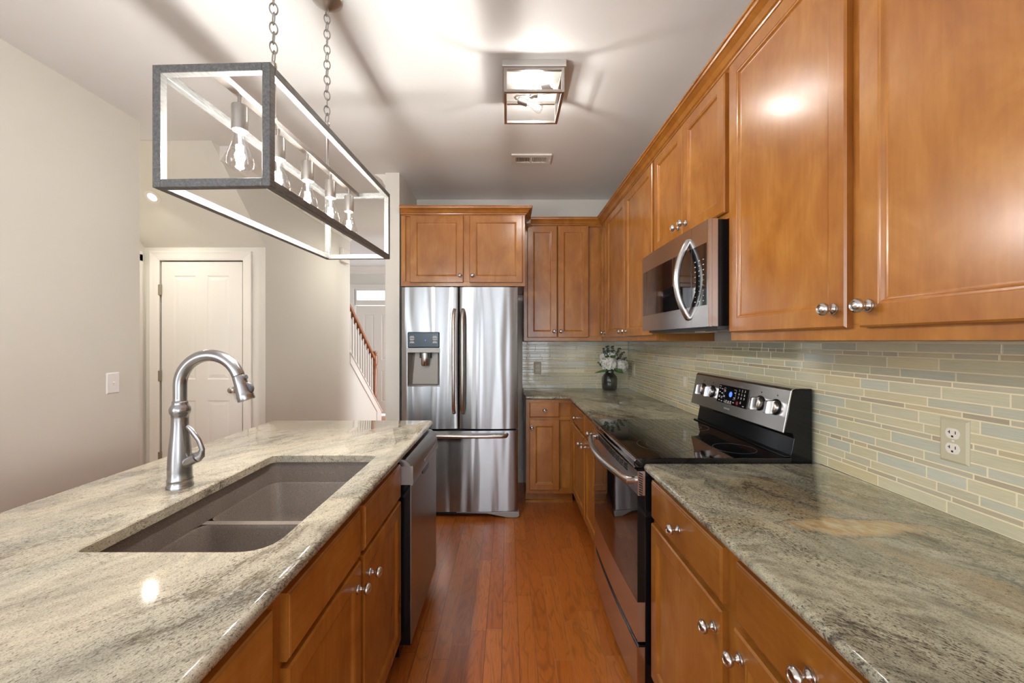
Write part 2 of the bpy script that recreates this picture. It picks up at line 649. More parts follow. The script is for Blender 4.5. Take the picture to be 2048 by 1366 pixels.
def text_mb(txt, size, place, mb=None, depth=0.0006):
    """adds flat extruded lettering; place maps (x, out, y) text space to the world"""
    cu = bpy.data.curves.new('txt', 'FONT')
    cu.body = txt
    cu.size = size
    cu.align_x = 'CENTER'
    cu.align_y = 'CENTER'
    cu.extrude = depth
    cu.resolution_u = 2
    ob = bpy.data.objects.new('txt', cu)
    COL.objects.link(ob)
    dg = bpy.context.evaluated_depsgraph_get()
    me = bpy.data.meshes.new_from_object(ob.evaluated_get(dg))
    mb = mb or MB()
    vv = [mb.bm.verts.new(place((v.co.x, v.co.z, v.co.y))) for v in me.vertices]
    for p in me.polygons:
        try:
            mb.bm.faces.new([vv[i] for i in p.vertices])
        except ValueError:
            pass
    bpy.data.objects.remove(ob)
    bpy.data.meshes.remove(me)
    bpy.data.curves.remove(cu)
    return mb


# ------------------------------------------------------------------ setting
H = 2.743
WX, WY = 1.17, 3.93            # right wall plane, kitchen back wall plane
LX, SX, DY = -2.30, -2.03, 3.39  # left wall, stair wall, closet door wall
HX, FY = -3.04, 7.5            # far left hall wall, foyer front wall

struct(B((-3.3, 2.2, REAR - .1, 7.9, -0.08, 0.0)), 'floor', M['floor'])
struct(B((-3.3, 2.2, REAR - .1, 7.9, H, H + 0.08)), 'ceiling', M['ceil'])
struct(B((WX, WX + .12, REAR, 4.05, 0, H)), 'wall_right', M['wall'])
struct(B((-1.0, WX, WY, WY + .12, 0, H)), 'wall_back', M['wall'])
struct(B((-1.0, -.885, 3.30, WY, 0, H)), 'wall_alcove', M['wall'])
struct(B((-1.0, -.885, WY + .12, 5.6, 0, H)), 'wall_foyer_right', M['wall'])
struct(B((LX - .12, LX, REAR, -2.2, 0, H), (LX - .12, LX, -0.6, 2.53, 0, H), (LX - .12, LX, -2.2, -0.6, 0, .7), (LX - .12, LX, -2.2, -0.6, 2.3, H)), 'wall_left', M['wall'])
struct(B((HX - .12, HX, .38, FY, 0, H)), 'wall_hall_left', M['wall'])
struct(B((HX, LX - .12, .38, .5, 0, H)), 'wall_hall_end', M['wall'])
struct(B((WX, WX + .12, 4.05, 5.9, 0, H), (WX, WX + .12, 7.3, FY, 0, H), (WX, WX + .12, 5.9, 7.3, 0, .5), (WX, WX + .12, 5.9, 7.3, 2.5, H)), 'wall_foyer_side', M['wall'])
# rear wall with two tall openings
struct(B((LX - .12, -2.0, REAR - .1, REAR, 0, H), (-2.0, -.4, REAR - .1, REAR, 0, 1.1), (-2.0, -.4, REAR - .1, REAR, 2.4, H), (-.4, -.15, REAR - .1, REAR, 0, H),
         (-.15, 1.25, REAR - .1, REAR, 2.4, H), (-.15, 1.25, REAR - .1, REAR, 0, .1)), 'wall_rear', M['wall'])
struct(B((-2.0, -.4, REAR, REAR + .03, 1.07, 1.15), (-2.0, -.4, REAR, REAR + .03, 2.33, 2.4), (-2.03, -1.95, REAR, REAR + .03, 1.07, 2.4), (-.45, -.37, REAR, REAR + .03, 1.07, 2.4),
         (-1.23, -1.17, REAR, REAR + .03, 1.15, 2.33), (-2.0, -.4, REAR, REAR + .03, 1.72, 1.76)), 'window_1', M['white'])
struct(B((-.15, 1.16, REAR, REAR + .03, .03, .12), (-.15, 1.16, REAR, REAR + .03, 2.33, 2.4), (-.15, -.07, REAR, REAR + .03, .03, 2.4), (1.08, 1.16, REAR, REAR + .03, .03, 2.4),
         (.47, .57, REAR, REAR + .03, .1, 2.35)), 'window_2', M['white'])

# closet wall with door opening, sloped stair underside above it
dx0, dx1, dzt = -2.90, -2.226, 2.035
struct(B((HX, dx0 - .015, DY, DY + .11, 0, 2.155), (dx1 + .015, SX - .1, DY, DY + .11, 0, 2.155), (dx0 - .015, dx1 + .015, DY, DY + .11, dzt + .015, 2.155)), 'wall_closet', M['wall'])
struct(MB().prism([(DY, 2.155), (2.77, H - .001), (2.77 + .12, H - .001), (DY + .11, 2.22), (DY + .11, 2.155)], 'X', HX, SX - .1), 'ceiling_slope', M['wall'])
# stair wall: full height up to the rail opening, then a knee wall following the stair
sk = lambda y: 1.104 - 0.757 * (y - 5.2)
struct(MB().prism([(DY, 0), (6.42, 0), (6.42, .20), (5.2, sk(5.2)), (5.2, H), (2.77, H), (DY, 2.155)], 'X', SX - .1, SX), 'wall_stair', M['wall'])
struct(B((HX, -2.83, FY, FY + .15, 0, H), (-2.01, 2.0, FY, FY + .15, 0, H), (-2.83, -2.01, FY, FY + .15, 2.34, H)), 'wall_front', M['wall'])


def crown(name, pts2, axis, a, b, mat, **kw):
    return MB().prism(pts2, axis, a, b)


cp = [(0, 0), (0, -.10), (.008, -.10), (.012, -.088), (.022, -.078), (.035, -.05), (.060, -.028), (.075, -.018), (.08, -.012), (.095, -.012), (.095, 0)]
struct(MB().prism([(SX + x, H + z) for x, z in cp], 'Y', 2.85, 5.2), 'trim_1', M['white'])
struct(MB().prism([(-1.0 - x, H + z) for x, z in cp], 'Y', 3.33, 5.6), 'trim_2', M['white'])
struct(MB().prism([(FY - x * 1.2, H + z * 1.3) for x, z in cp], 'X', HX, 2.0), 'trim_3', M['white'])
struct(B((-.885, WX - .02, WY - .014, WY, 0, .13)), 'baseboard_back', M['white'], bevel=.003)
struct(B((LX, LX + .014, -0.6, 2.53, 0, .13)), 'baseboard_left', M['white'], bevel=.003)
struct(B((-3.04 + .11, -2.93, DY - .014, DY, 0, .13), (-2.13, SX, DY - .014, DY, 0, .13)), 'baseboard_closet', M['white'])

# closet door (door_1)
fl = MB(faceF(DY))


def casing(mb, x0, x1, zt, w=.075, z0=0.0):
    prof = [(0, 0), (0, .008), (.012, .012), (.03, .014), (.05, .016), (w - .004, .020), (w, .018), (w, 0)]
    # inner edge at 0, outer at w ; mitred loop left-top-right
    rings = []
    for (k) in range(4):
        ring = []
        for i, d in prof:
            p = [(x0 - i, d, z0), (x0 - i, d, zt + i), (x1 + i, d, zt + i), (x1 + i, d, z0)][k]
            ring.append(p)
        rings.append(ring)
    mb.loft(rings)
    return mb


struct(casing(MB(faceF(DY)), dx0 - .012, dx1 + .012, dzt + .010), 'trim_4', M['white'])


def panel_slab(mb, x0, x1, z0, z1, panels, t=.035):
    """a door leaf with sunk-and-raised panels, in face space"""
    mb.box(x0, x1, -t, -.006, z0, z1)
    xs = sorted({x0, x1} | {v for p in panels for v in p[:2]})
    zs = sorted({z0, z1} | {v for p in panels for v in p[2:]})
    for i in range(len(xs) - 1):
        for j in range(len(zs) - 1):
            a, b, c, d = xs[i], xs[i + 1], zs[j], zs[j + 1]
            if any(abs(p[0] - a) < 1e-6 and abs(p[1] - b) < 1e-6 and p[2] - 1e-6 <= c and d <= p[3] + 1e-6 for p in panels):
                continue
            mb.box(a, b, -.0061, 0, c, d)
    for p in panels:
        mb.rects(*p, [(0, -.006), (0, 0), (.010, -.0035), (.018, -.0035), (.040, -.0005)])
    return mb


df = faceF(DY + .002)
d1 = thing('door_1', 'white four panel closet door below the stair slope', 'door', ((dx0 + dx1) / 2, DY + .02, 0))
d1['kind'] = 'structure'
pz = [(1.05, 1.92), (.20, .874)]
panel_slab(MB(df), dx0, dx1, .008, dzt, [(a, b, c, d) for c, d in pz for a, b in ((-2.80, -2.615), (-2.52, -2.333))]).build('door_leaf', M['door'], d1)
kb = MB()
kb.lathe([(.028, 0), (.028, -.006), (.012, -.010), (.011, -.03), (.020, -.036), (.027, -.05), (.024, -.062), (.012, -.068)], (-2.285, DY + .002, .965), 'Y', 20)
kb.build('door_knob', M['nickel'], d1, smooth=40)
for z in (1.80, 1.08, .40):
    B((dx0 - .022, dx0 + .004, DY - .012, DY + .002, z - .045, z + .045)).build('hinge', M['brass'], d1, bevel=.003)

# foyer: front door (door_2), transom (window_3)
FD0, FD1 = -2.82, -2.02
d2 = thing('door_2', 'cream front door seen past the stair', 'door', ((FD0 + FD1) / 2, FY, 0))
d2['kind'] = 'structure'
panel_slab(MB(faceF(FY + .02)), FD0, FD1, .02, 2.03, [(a, b, c, d) for c, d in ((1.02, 1.86), (.25, .82)) for a, b in ((-2.68, -2.49), (-2.35, -2.16))]).build('door_leaf', M['door'], d2)
struct(casing(MB(faceF(FY)), FD0 - .02, FD1 + .02, 2.33, .09), 'trim_5', M['white'])
w3 = thing('window_3', 'transom window above the front door', 'window', ((FD0 + FD1) / 2, FY, 2.03))
w3['kind'] = 'structure'
B((FD0 - .02, FD1 + .02, FY + .0, FY + .06, 2.035, 2.13), (FD0 - .02, FD1 + .02, FY, FY + .06, 2.305, 2.34), (FD0 - .02, FD0 + .02, FY, FY + .06, 2.13, 2.305),
  (FD1 - .02, FD1 + .02, FY, FY + .06, 2.13, 2.305), (-2.552, -2.542, FY + .02, FY + .03, 2.13, 2.305), (-2.29, -2.28, FY + .02, FY + .03, 2.13, 2.305)).build('window_frame', M['white'], w3)
B((FD0 + .02, FD1 - .02, FY + .028, FY + .032, 2.13, 2.305)).build('pane', M['pane'], w3)
# casing of the side door at the end of the little hall
struct(B((HX, HX + .018, 3.27, 3.355, 0, 2.09), (HX, HX + .018, 2.4, 3.355, 2.03, 2.11)), 'trim_6', M['white'], bevel=.004)
# a small tree outside the transom
tb = MB()
for i in range(260):
    c = Vector((-2.1 + random.uniform(-1.1, 1.0), 13 + random.uniform(-1, 1), 3.3 + random.uniform(-1.2, .9)))
    s_ = random.uniform(.05, .13)
    a = Vector([random.uniform(-1, 1) for _ in range(3)]).normalized() * s_
    b_ = Vector([random.uniform(-1, 1) for _ in range(3)]).normalized() * s_
    tb.f([tb.v(c - a), tb.v(c - b_), tb.v(c + a), tb.v(c + b_)])
tree = thing('tree', 'leafy tree outside seen through the foyer transom', 'tree', (-2.1, 13, 0))
tb.build('foliage', M['leaf'], tree)
MB().tube([(-2.1, 13, -.05), (-2.05, 13, 1.6), (-2.2, 13, 3.2)], [.12, .09, .04], 8).build('trunk', M['stem'], tree)

# staircase
st = thing('staircase', 'open stair with white balusters and stained oak handrail', 'staircase', (SX, 5.9, 0))
sb = MB()
for k in range(9):
    y1 = 6.42 - .255 * k
    sb.box(HX + .001, SX - .101, y1 - .255, y1 - .002, 0.0, .19 * (k + 1) - .03)
sb.build('steps', M['white'], st)
tb = MB()
for k in range(9):
    y1 = 6.42 - .255 * k
    tb.box(HX + .001, SX - .101, y1 - .255, y1 + .02, .19 * (k + 1) - .03, .19 * (k + 1))
tb.build('treads', M['rail'], st)
top = lambda y: 1.225 - .757 * (y - 5.17)
MB().prism([(5.2, sk(5.2) - .02), (6.25, sk(6.25) - .02), (6.25, 0.0), (6.46, 0.0), (6.46, top(6.46)), (5.2, top(5.2))], 'X', SX - .105, SX + .012).build('skirt', M['white'], st)
MB().prism([(5.19, top(5.19)), (6.48, top(6.48)), (6.48, top(6.48) + .02), (5.19, top(5.19) + .02)], 'X', SX - .115, SX + .024).build('skirt_cap', M['white'], st, bevel=.004)
rl = lambda y: 1.905 - .745 * (y - 5.2)
MB().prism([(5.2, rl(5.2) - .05), (6.26, rl(6.26) - .05), (6.26, rl(6.26) + .012), (5.2, rl(5.2) + .012)], 'X', SX - .08, SX - .015).build('handrail', M['rail'], st, bevel=.012, seg=3)
for i in range(11):
    y = 5.235 + i * .096
    zb = top(y) + .018
    MB().lathe([(.016, 0), (.016, .12), (.011, .14), (.013, .16), (.010, rl(y) - .05 - zb + .004)], (SX - .048, y, zb), 'Z', 10).build('baluster', M['white'], st, smooth=40)
yn = 6.30
MB().lathe([(.05, 0), (.05, .24), (.034, .26), (.042, .29), (.030, .33), (.042, .70), (.034, .76), (.046, .78), (.048, .80), (.048, .92), (.030, .94), (.044, .965), (.040, .99), (.01, 1.0)],
           (SX - .048, yn, .22), 'Z', 16).build('newel_post', M['rail'], st, smooth=40)

ch = B((SX, SX + .045, 4.88, 5.07, 2.33, 2.50)).build('door_chime', M['white'], bevel=.012, seg=3)
tag(ch, 'white door chime box high on the stair wall', 'door chime')

# ------------------------------------------------------------------ knob (one mesh, copied)
km = MB().lathe([(.0, 0), (.0135, 0), (.0145, -.002), (.0135, -.0045), (.0100, -.005), (.0085, -.007), (.0055, -.010), (.0050, -.017), (.0075, -.0195), (.0135, -.022),
                 (.0165, -.0265), (.0165, -.030), (.0145, -.0345), (.0110, -.0375), (.0100, -.0372), (.0092, -.0355), (.0070, -.0365), (.0, -.0385)], (0, 0, 0), 'Y', 28)
km.bm.verts.ensure_lookup_table()
knob0 = km.build('knob', M['nickel'], smooth=50, origin=(0, 0, 0))
kmesh = knob0.data
bpy.data.objects.remove(knob0)


def knob(parent, pos, rz):
    o = bpy.data.objects.new('knob', kmesh)
    COL.objects.link(o)
    o.parent = parent
    o.location = Vector(pos) - Vector(parent['_o'])
    o.rotation_euler = (0, 0, rz)
    o['label'] = 'satin nickel knob with beaded rosette'
    return o


DOOR = [(0, 0), (0, .0150), (.0045, .0195), (.0500, .0195), (.0520, .0180), (.0560, .0175), (.0600, .0125), (.0625, .0110), (.0660, .0105)]
DRAWER = [(0, 0), (0, .0140), (.0045, .0165), (.0050, .0180), (.0085, .0195)]


class Cab:
    """one cabinet unit; faces: 'L', 'R', 'F'"""
    def __init__(s, name, label, group, face, plane, a0, a1, z0, z1, depth, stile=.038, kick=False, mid=None, rail=None, rails=None):
        s.fn = {'L': faceL, 'R': faceR, 'F': faceF}[face](plane)
        s.rz = {'L': R(-90), 'R': R(90), 'F': 0}[face]
        s.hz = {'L': 'woody', 'R': 'woody', 'F': 'woodx'}[face]
        c = s.fn(((a0 + a1) / 2, -depth / 2, 0))
        s.t = thing(name, label, 'cabinet', (c[0], c[1], 0 if kick else z0), group)
        zb = z0
        B((a0, a1, -depth, -.020, zb, z1), fn=s.fn).build('carcass', M['wood'], s.t)
        if kick:
            B((a0, a1, -depth, -.075, 0.0, zb - .0005), fn=s.fn).build('toe_kick', M['wood'], s.t)
        fr = MB(s.fn)
        g = .0004
        fr.box(a0 + g, a1 - g, -.0195, 0, zb + g, zb + .04)
        fr.box(a0 + g, a1 - g, -.0195, 0, z1 - .03, z1 - g)
        fr.box(a0 + g, a0 + stile, -.0195, 0, zb + .04, z1 - .03)
        fr.box(a1 - stile, a1 - g, -.0195, 0, zb + .04, z1 - .03)
        if mid:
            fr.box(mid - .035, mid + .035, -.0195, -.0002, zb + .04, z1 - .03)
        if rail:
            fr.box(a0 + stile, a1 - stile, -.0195, -.0006, rail - .015, rail + .015)
        fr.build('face_frame', M['wood'], s.t, bevel=.0008, seg=1)

    def door(s, a0, a1, z0, z1, kn=None):
        d = MB(s.fn).rects(a0, a1, z0, z1, DOOR).build('door', M['wood'], s.t)
        if kn:
            knob(d, s.fn((kn[0], .0195, kn[1])), s.rz)
        return d

    def drawer(s, a0, a1, z0, z1, kn=False):
        d = MB(s.fn).rects(a0, a1, z0, z1, DRAWER).build('drawer', M[s.hz], s.t)
        if kn:
            knob(d, s.fn(((a0 + a1) / 2, .0195, (z0 + z1) / 2)), s.rz)
        return d


# right-hand base run (faces -X); doors stand .0195 proud
FX = .550
g_b = 'base cabinets along the right wall'
c = Cab('base_cabinet', 'maple base cabinet in the right foreground with two drawers over two doors', g_b, 'L', FX, .44, 1.525, .10, .885, .615, mid=.98, kick=True, rail=.706)
c.drawer(1.01, 1.505, .716, .856, True)
c.drawer(.466, .950, .716, .856, True)
c.door(1.01, 1.505, .125, .697, (1.042, .637))
c.door(.466, .956, .125, .697, (.925, .645))
c = Cab('base_cabinet', 'maple base cabinet nearest the camera on the right, its end out of view', g_b, 'L', FX, -.55, .44, .10, .885, .615, mid=-.05, kick=True, rail=.706)
c.drawer(-.02, .42, .716, .856, True)
c.drawer(-.53, -.07, .716, .856, True)
c.door(-.02, .42, .125, .697, (.38, .637))
c.door(-.53, -.07, .125, .697, (-.10, .637))
c = Cab('base_cabinet', 'maple base cabinet between the range and the back corner', g_b, 'L', FX, 2.295, 3.36, .10, .885, .615, mid=2.81, kick=True, rail=.706)
c.drawer(2.315, 2.80, .716, .856, True)
c.drawer(2.825, 3.345, .716, .856, True)
c.door(2.315, 2.80, .125, .697, (2.765, .645))
c.door(2.825, 3.345, .125, .697, (2.90, .635))
# back base cabinet
BYF = 3.381
c = Cab('base_cabinet', 'narrow maple base cabinet beside the refrigerator with one drawer and one door', 'base cabinets on the back wall', 'F', BYF, .15, .549, .10, .885, .53, stile=.03, kick=True, rail=.727)
c.drawer(.178, .427, .737, .862, True)
c.door(.178, .427, .132, .717, (.198, .656))
MB().prism([(BYF + .060, .0), (BYF + .060, .018), (BYF + .070, .024), (BYF + .0745, .024), (BYF + .0745, 0)], 'X', .15, .55).build('shoe_moulding', M['woodx'], c.t)

# island cabinets (face +X)
IFX = -.465
g_i = 'island cabinets facing the aisle'
c = Cab('island_cabinet', 'maple sink base cabinet in the island with two false drawer fronts over two doors', g_i, 'R', IFX, .80, 1.708, .10, .885, .55, mid=1.248, kick=True, rail=.706)
DR = c
# leave the carcass short below the sink: built as an open box instead
bpy.data.objects.remove([o for o in c.t.children if o.name.startswith('carcass')][0])
B((.80, .818, -.55, -.02, .10, .885), (1.69, 1.708, -.55, -.02, .10, .885), (.818, 1.69, -.55, -.53, .10, .885), (.818, 1.69, -.53, -.02, .10, .118), fn=c.fn).build('carcass', M['wood'], c.t)
c.drawer(1.265, 1.690, .718, .858)
c.drawer(.825, 1.232, .718, .858)
c.door(1.258, 1.690, .125, .705, (1.305, .627))
c.door(.825, 1.232, .125, .705, (1.200, .637))
c = Cab('island_cabinet', 'maple island cabinet nearest the camera below the counter edge', g_i, 'R', IFX, -.40, .799, .10, .885, .55, mid=.20, kick=True, rail=.706)
c.drawer(.225, .775, .718, .858)
c.drawer(-.375, .175, .718, .858)
c.door(.225, .775, .125, .705)
c.door(-.375, .175, .125, .705)
pb = B((-1.10, -1.02, -.40, 2.31, 0, .885)).build('island_back_panel', M['wood'])
tag(pb, 'long maple back panel under the far side of the island counter', 'panel')

# upper cabinets on the right wall
UX = .8385
ZB, ZT = 1.3725, 2.42
g_u = 'upper cabinets along the right wall'
c = Cab('wall_cabinet', 'large maple upper cabinet in the right foreground with two tall doors', g_u, 'L', UX, .415, 1.523, ZB, ZT, .3285, mid=.966)
c.door(.984, 1.504, 1.404, 2.39, (1.017, 1.452))
c.door(.44, .948, 1.404, 2.39, (.918, 1.452))
c = Cab('wall_cabinet', 'maple upper cabinet nearest the camera, mostly out of view', g_u, 'L', UX, -.60, .414, ZB, ZT, .3285, mid=-.1)
c.door(-.07, .39, 1.404, 2.39, (-.03, 1.452))
c.door(-.575, -.13, 1.404, 2.39, (-.16, 1.452))
c = Cab('wall_cabinet', 'short maple upper cabinet directly above the microwave', g_u, 'L', UX, 1.524, 2.289, 1.838, ZT, .3285)
c.door(1.536, 1.901, 1.860, 2.39, (1.865, 1.915))
c.door(1.909, 2.274, 1.860, 2.39, (1.945, 1.915))
c = Cab('wall_cabinet', 'tall maple upper cabinet left of the microwave with two doors', g_u, 'L', UX, 2.290, 3.385, ZB, ZT, .3285, mid=2.845)
c.door(2.310, 2.835, 1.404, 2.39, (2.80, 1.44))
c.door(2.858, 3.370, 1.404, 2.39, (2.895, 1.44))
c = Cab('wall_cabinet', 'maple corner upper cabinet with one narrow door beside the back wall', g_u, 'L', UX, 3.386, 3.60, ZB, ZT, .3285, stile=.018)
c.door(3.395, 3.575, 1.404, 2.39, (3.43, 1.44))
# back uppers and the one over the refrigerator
c = Cab('wall_cabinet', 'maple upper cabinet on the back wall with two narrow tall doors', 'upper cabinets on the back wall', 'F', 3.601, .141, .838, ZB, ZT, .327, stile=.03)
c.door(.172, .434, 1.404, 2.39, (.408, 1.457))
c.door(.441, .714, 1.404, 2.39, (.467, 1.457))
c = Cab('wall_cabinet', 'deep maple cabinet above the refrigerator with two square doors', 'upper cabinets on the back wall', 'F', 3.301, -.872, .139, 1.818, ZT, .625, stile=.035, mid=-.342)
c.door(-.795, -.362, 1.846, 2.388, (-.387, 1.90))
c.door(-.312, .118, 1.846, 2.388, (-.287, 1.90))

# crown moulding along the upper cabinets
cr = [(0, .0), (.0, .006), (.010, .010), (.012, .016), (.018, .020), (.028, .036), (.044, .048), (.050, .050), (.052, .058), (.058, .060), (.058, .068)]


def cring(p, z):   # outline of crown profile standing on a corner path point
    return p


def crown_run(name, pts, dirs, z0, label, mat, parent=None):
    """pts: path corners along the frame plane; dirs: outward mitre vectors at each corner"""
    t = MB()
    rings = []
    for (x, y), (ux, uy) in zip(pts, dirs):
        ring = [(x + ux * d, y + uy * d, z0 + h) for d, h in cr] + [(x - ux * .018, y - uy * .018, z0 + .068), (x - ux * .018, y - uy * .018, z0 + .001)]
        rings.append(ring)
    t.loft(rings)
    if parent:
        return t.build(name, mat, parent)
    return tag(t.build(name, mat), label, 'molding')


crown_run('crown_moulding', [(UX - .001, -.60), (UX - .001, 3.60), (.200, 3.60)], [(-1, 0), (-1, -1), (0, -1)], 2.392, 'maple crown moulding running above the right and back upper cabinets', M['woody'])
crown_run('crown_moulding', [(-.872, 3.2995), (.1405, 3.2995), (.1405, 3.598)], [(0, -1), (1, -1), (1, 0)], 2.392, '', M['woodx'], c.t)


# ------------------------------------------------------------------ counters
def offset_poly(poly, ds):
    """inset each edge i (from vertex i to i+1) of a CCW polygon by ds[i]"""
    n = len(poly)
    out = []
    for i in range(n):
        p0, p1, p2 = Vector(poly[i - 1]), Vector(poly[i]), Vector(poly[(i + 1) % n])
        e0, e1 = (p1 - p0).normalized(), (p2 - p1).normalized()
        n0, n1 = Vector((-e0.y, e0.x)), Vector((-e1.y, e1.x))
        d0, d1 = ds[i - 1], ds[i]
        k = n0.dot(n1)
        if k > .999:
            out.append(tuple(p1 + n0 * max(d0, d1)))
            continue
        a = (d0 - d1 * k) / (1 - k * k)
        b = (d1 - d0 * k) / (1 - k * k)
        out.append(tuple(p1 + n0 * a + n1 * b))
    return out


def round_poly(poly, flags, r, seg=6):
    """round flagged corners of a polygon; returns new poly and source edge index per edge"""
    out, src = [], []
    n = len(poly)
    for i in range(n):
        p0, p1, p2 = Vector(poly[i - 1]), Vector(poly[i]), Vector(poly[(i + 1) % n])
        rr = flags[i] if isinstance(flags[i], float) else (r if flags[i] else 0)
        if not rr:
            out.append(tuple(p1))
            src.append(i)
            continue
        e0, e1 = (p0 - p1).normalized(), (p2 - p1).normalized()
        a, b = p1 + e0 * rr, p1 + e1 * rr
        for k in range(seg + 1):
            t = k / seg
            q = a.lerp(p1, t).lerp(p1.lerp(b, t), t)
            out.append(tuple(q))
            src.append(i)
    return out, src


def slab(name, label, mat, poly, flags, exposed, z0, z1, hole=None, cr_=.03):
    P, src = round_poly(poly, flags, cr_)
    ds = [exposed[s_] for s_ in src]
    mb = MB()
    rr = (z1 - z0) / 2
    rings = []
    for k in range(7):
        a = -math.pi / 2 + math.pi * k / 6
        off = rr * (1 - math.cos(a))
        zz = (z0 + z1) / 2 + rr * math.sin(a)
        rings.append([(*p, zz) for p in offset_poly(P, [off if d else 0.0 for d in ds])])
    rv = [[mb.v(p) for p in r] for r in rings]
    n = len(P)
    for a, b in zip(rv, rv[1:]):
        for i in range(n):
            mb.f([a[i], a[(i + 1) % n], b[(i + 1) % n], b[i]])
    hv = []
    if hole:
        hb = [mb.v((*p, z0)) for p in hole]
        h1 = [mb.v((*p, z1 - .003)) for p in hole]
        hole2 = offset_poly(hole, [-.003] * len(hole))
        ht = [mb.v((*p, z1)) for p in hole2]
        m_ = len(hole)
        for a, b in ((hb, h1), (h1, ht)):
            for i in range(m_):
                mb.f([a[i], a[(i + 1) % m_], b[(i + 1) % m_], b[i]])
        hv = [hb, ht]
    for ring, h in ((rv[0], hv[0] if hv else None), (rv[-1], hv[1] if hv else None)):
        if h is None:
            mb.f(ring)
            continue
        edges = []
        for loop in (ring, h):
            for i in range(len(loop)):
                e = mb.bm.edges.get((loop[i], loop[(i + 1) % len(loop)]))
                edges.append(e)
        bmesh.ops.triangle_fill(mb.bm, use_beauty=True, use_dissolve=False, edges=edges)
    o = mb.build(name, mat, smooth=40)
    return tag(o, label, 'countertop')


SXL, SXR, SY0, SY1 = -.942, -.525, .879, 1.625
hole, _ = round_poly([(SXL, SY0), (SXR, SY0), (SXR, SY1), (SXL, SY1)], [.02, .07, .03, .03], .03)
slab('island_countertop', 'cream granite island countertop with the sink cut into it', M['gran_l'],
     [(-1.37, -.45), (-.43, -.45), (-.43, 2.343), (-1.36, 2.343)], [0, 0, 1, 1], [1, 1, 1, 1], .886, .915, hole=hole)
slab('countertop', 'grey green and gold granite countertop in the right foreground', M['gran_d'],
     [(.505, -.6), (1.169, -.6), (1.169, 1.520), (.505, 1.520)], [0, 0, 0, .02], [0, 0, 1, 1], .886, .915)
slab('countertop', 'granite countertop turning the back corner under the vase', M['gran_d'],
     [(.505, 2.293), (1.169, 2.293), (1.169, 3.929), (.137, 3.929), (.137, 3.352), (.505, 3.352)], [.02, 0, 0, 0, .02, .05], [1, 0, 0, 1, 1, 1], .886, .915)

# sink
sk_t = thing('kitchen_sink', 'brown grey composite double bowl sink set under the island counter', 'sink', ((SXL + SXR) / 2, (SY0 + SY1) / 2, .645))
x0, x1, y0, y1, zb = SXL - .008, SXR + .008, SY0 - .008, SY1 + .008, .65


def rr_ring(a0, a1, b0, b1, z, r, seg=5):
    P, _ = round_poly([(a0, b0), (a1, b0), (a1, b1), (a0, b1)], [r] * 4, r, seg)
    return [(*p, z) for p in P]


YD = 1.262
sb = MB()
for (ya, yb) in ((y0, YD - .014), (YD + .014, y1)):
    pass
# outer shell, inner walls down to divider height, then the two bowls
sb.loft([rr_ring(x0 - .012, x1 + .012, y0 - .012, y1 + .012, .8858, .05), rr_ring(x0, x1, y0, y1, .8858, .045), rr_ring(x0 + .004, x1 - .004, y0 + .004, y1 - .004, .805, .045)], cap0=False, cap1=False)
for (ya, yb) in ((y0 + .004, YD - .012), (YD + .012, y1 - .004)):
    sb.loft([rr_ring(x0 + .004, x1 - .004, ya, yb, .805, .04), rr_ring(x0 + .006, x1 - .006, ya + .004, yb - .004, .795, .045), rr_ring(x0 + .012, x1 - .012, ya + .010, yb - .010, .69, .05),
             rr_ring(x0 + .03, x1 - .03, ya + .03, yb - .03, zb + .004, .05), rr_ring(x0 + .08, x1 - .08, ya + .08, yb - .08, zb, .05)], cap0=False, cap1=True)
# divider top with small corner fillers
sb.box(x0 + .002, x1 - .002, YD - .0125, YD + .0125, .79, .8055)
sb.loft([rr_ring(x0 - .012, x1 + .012, y0 - .012, y1 + .012, .8858, .05), rr_ring(x0 - .006, x1 + .006, y0 - .006, y1 + .006, .64, .05)], cap0=False, cap1=True)
sb.build('basin', M['sink'], sk_t, smooth=50)
for yy in (1.06, 1.45):
    MB().lathe([(.0, .001), (.043, .001), (.043, .003), (.036, .003), (.030, .0015), (0, .0015)], ((x0 + x1) / 2, yy, zb), 'Z', 24).build('drain', M['nickel'], sk_t, smooth=40)

# faucet
fc = thing('kitchen_faucet', 'tall brushed nickel gooseneck faucet standing behind the island sink', 'faucet', (-1.030, 1.272, .915))
fx, fy, z0 = -1.030, 1.272, .915
MB().lathe([(.0, 0), (.036, 0), (.036, .006), (.0335, .010), (.0335, .020), (.0345, .024), (.0320, .030), (.0325, .05), (.0315, .085), (.0290, .12), (.0250, .16), (.0228, .19), (.0225, .215),
            (.0232, .225), (.0255, .229), (.0275, .234), (.0285, .242), (.0270, .249), (.0225, .256), (.0205, .262), (.0212, .266), (.0185, .270), (.0182, .275)], (fx, fy, z0), 'Z', 36).build('body', M['faucet'], fc, smooth=35)
pts = []
ztop = z0 + .318
rad = .094
for k in range(4):
    pts.append((fx, fy, z0 + .262 + k * (ztop - z0 - .262) / 4))
for k in range(25):
    a = math.pi - (math.pi - R(19)) * k / 24
    pts.append((fx + rad + rad * math.cos(a), fy, ztop + rad * math.sin(a)))
MB().tube(pts, .0182, 20).build('spout', M['faucet'], fc, smooth=40)
e = Vector(pts[-1])
dr = Vector((math.sin(R(19)), 0, -math.cos(R(19))))
hp = [e + dr * t for t in (.0, .001, .004, .03, .055, .064, .067, .072, .078, .082)]
MB().tube(hp, [.0184, .0172, .0184, .0196, .0225, .0238, .0248, .0240, .0250, .0235], 24).build('spray_head', M['faucet'], fc, smooth=40)
nrm = Vector((math.cos(R(19)), 0, math.sin(R(19))))
sp = MB()
for t, ln in ((.012, .009),):
    sp.tube([e + dr * t + nrm * .016, e + dr * t + nrm * .0235], [.009, .007], 14)
q0, q1 = e + dr * .032 + nrm * .018, e + dr * .062 + nrm * .022
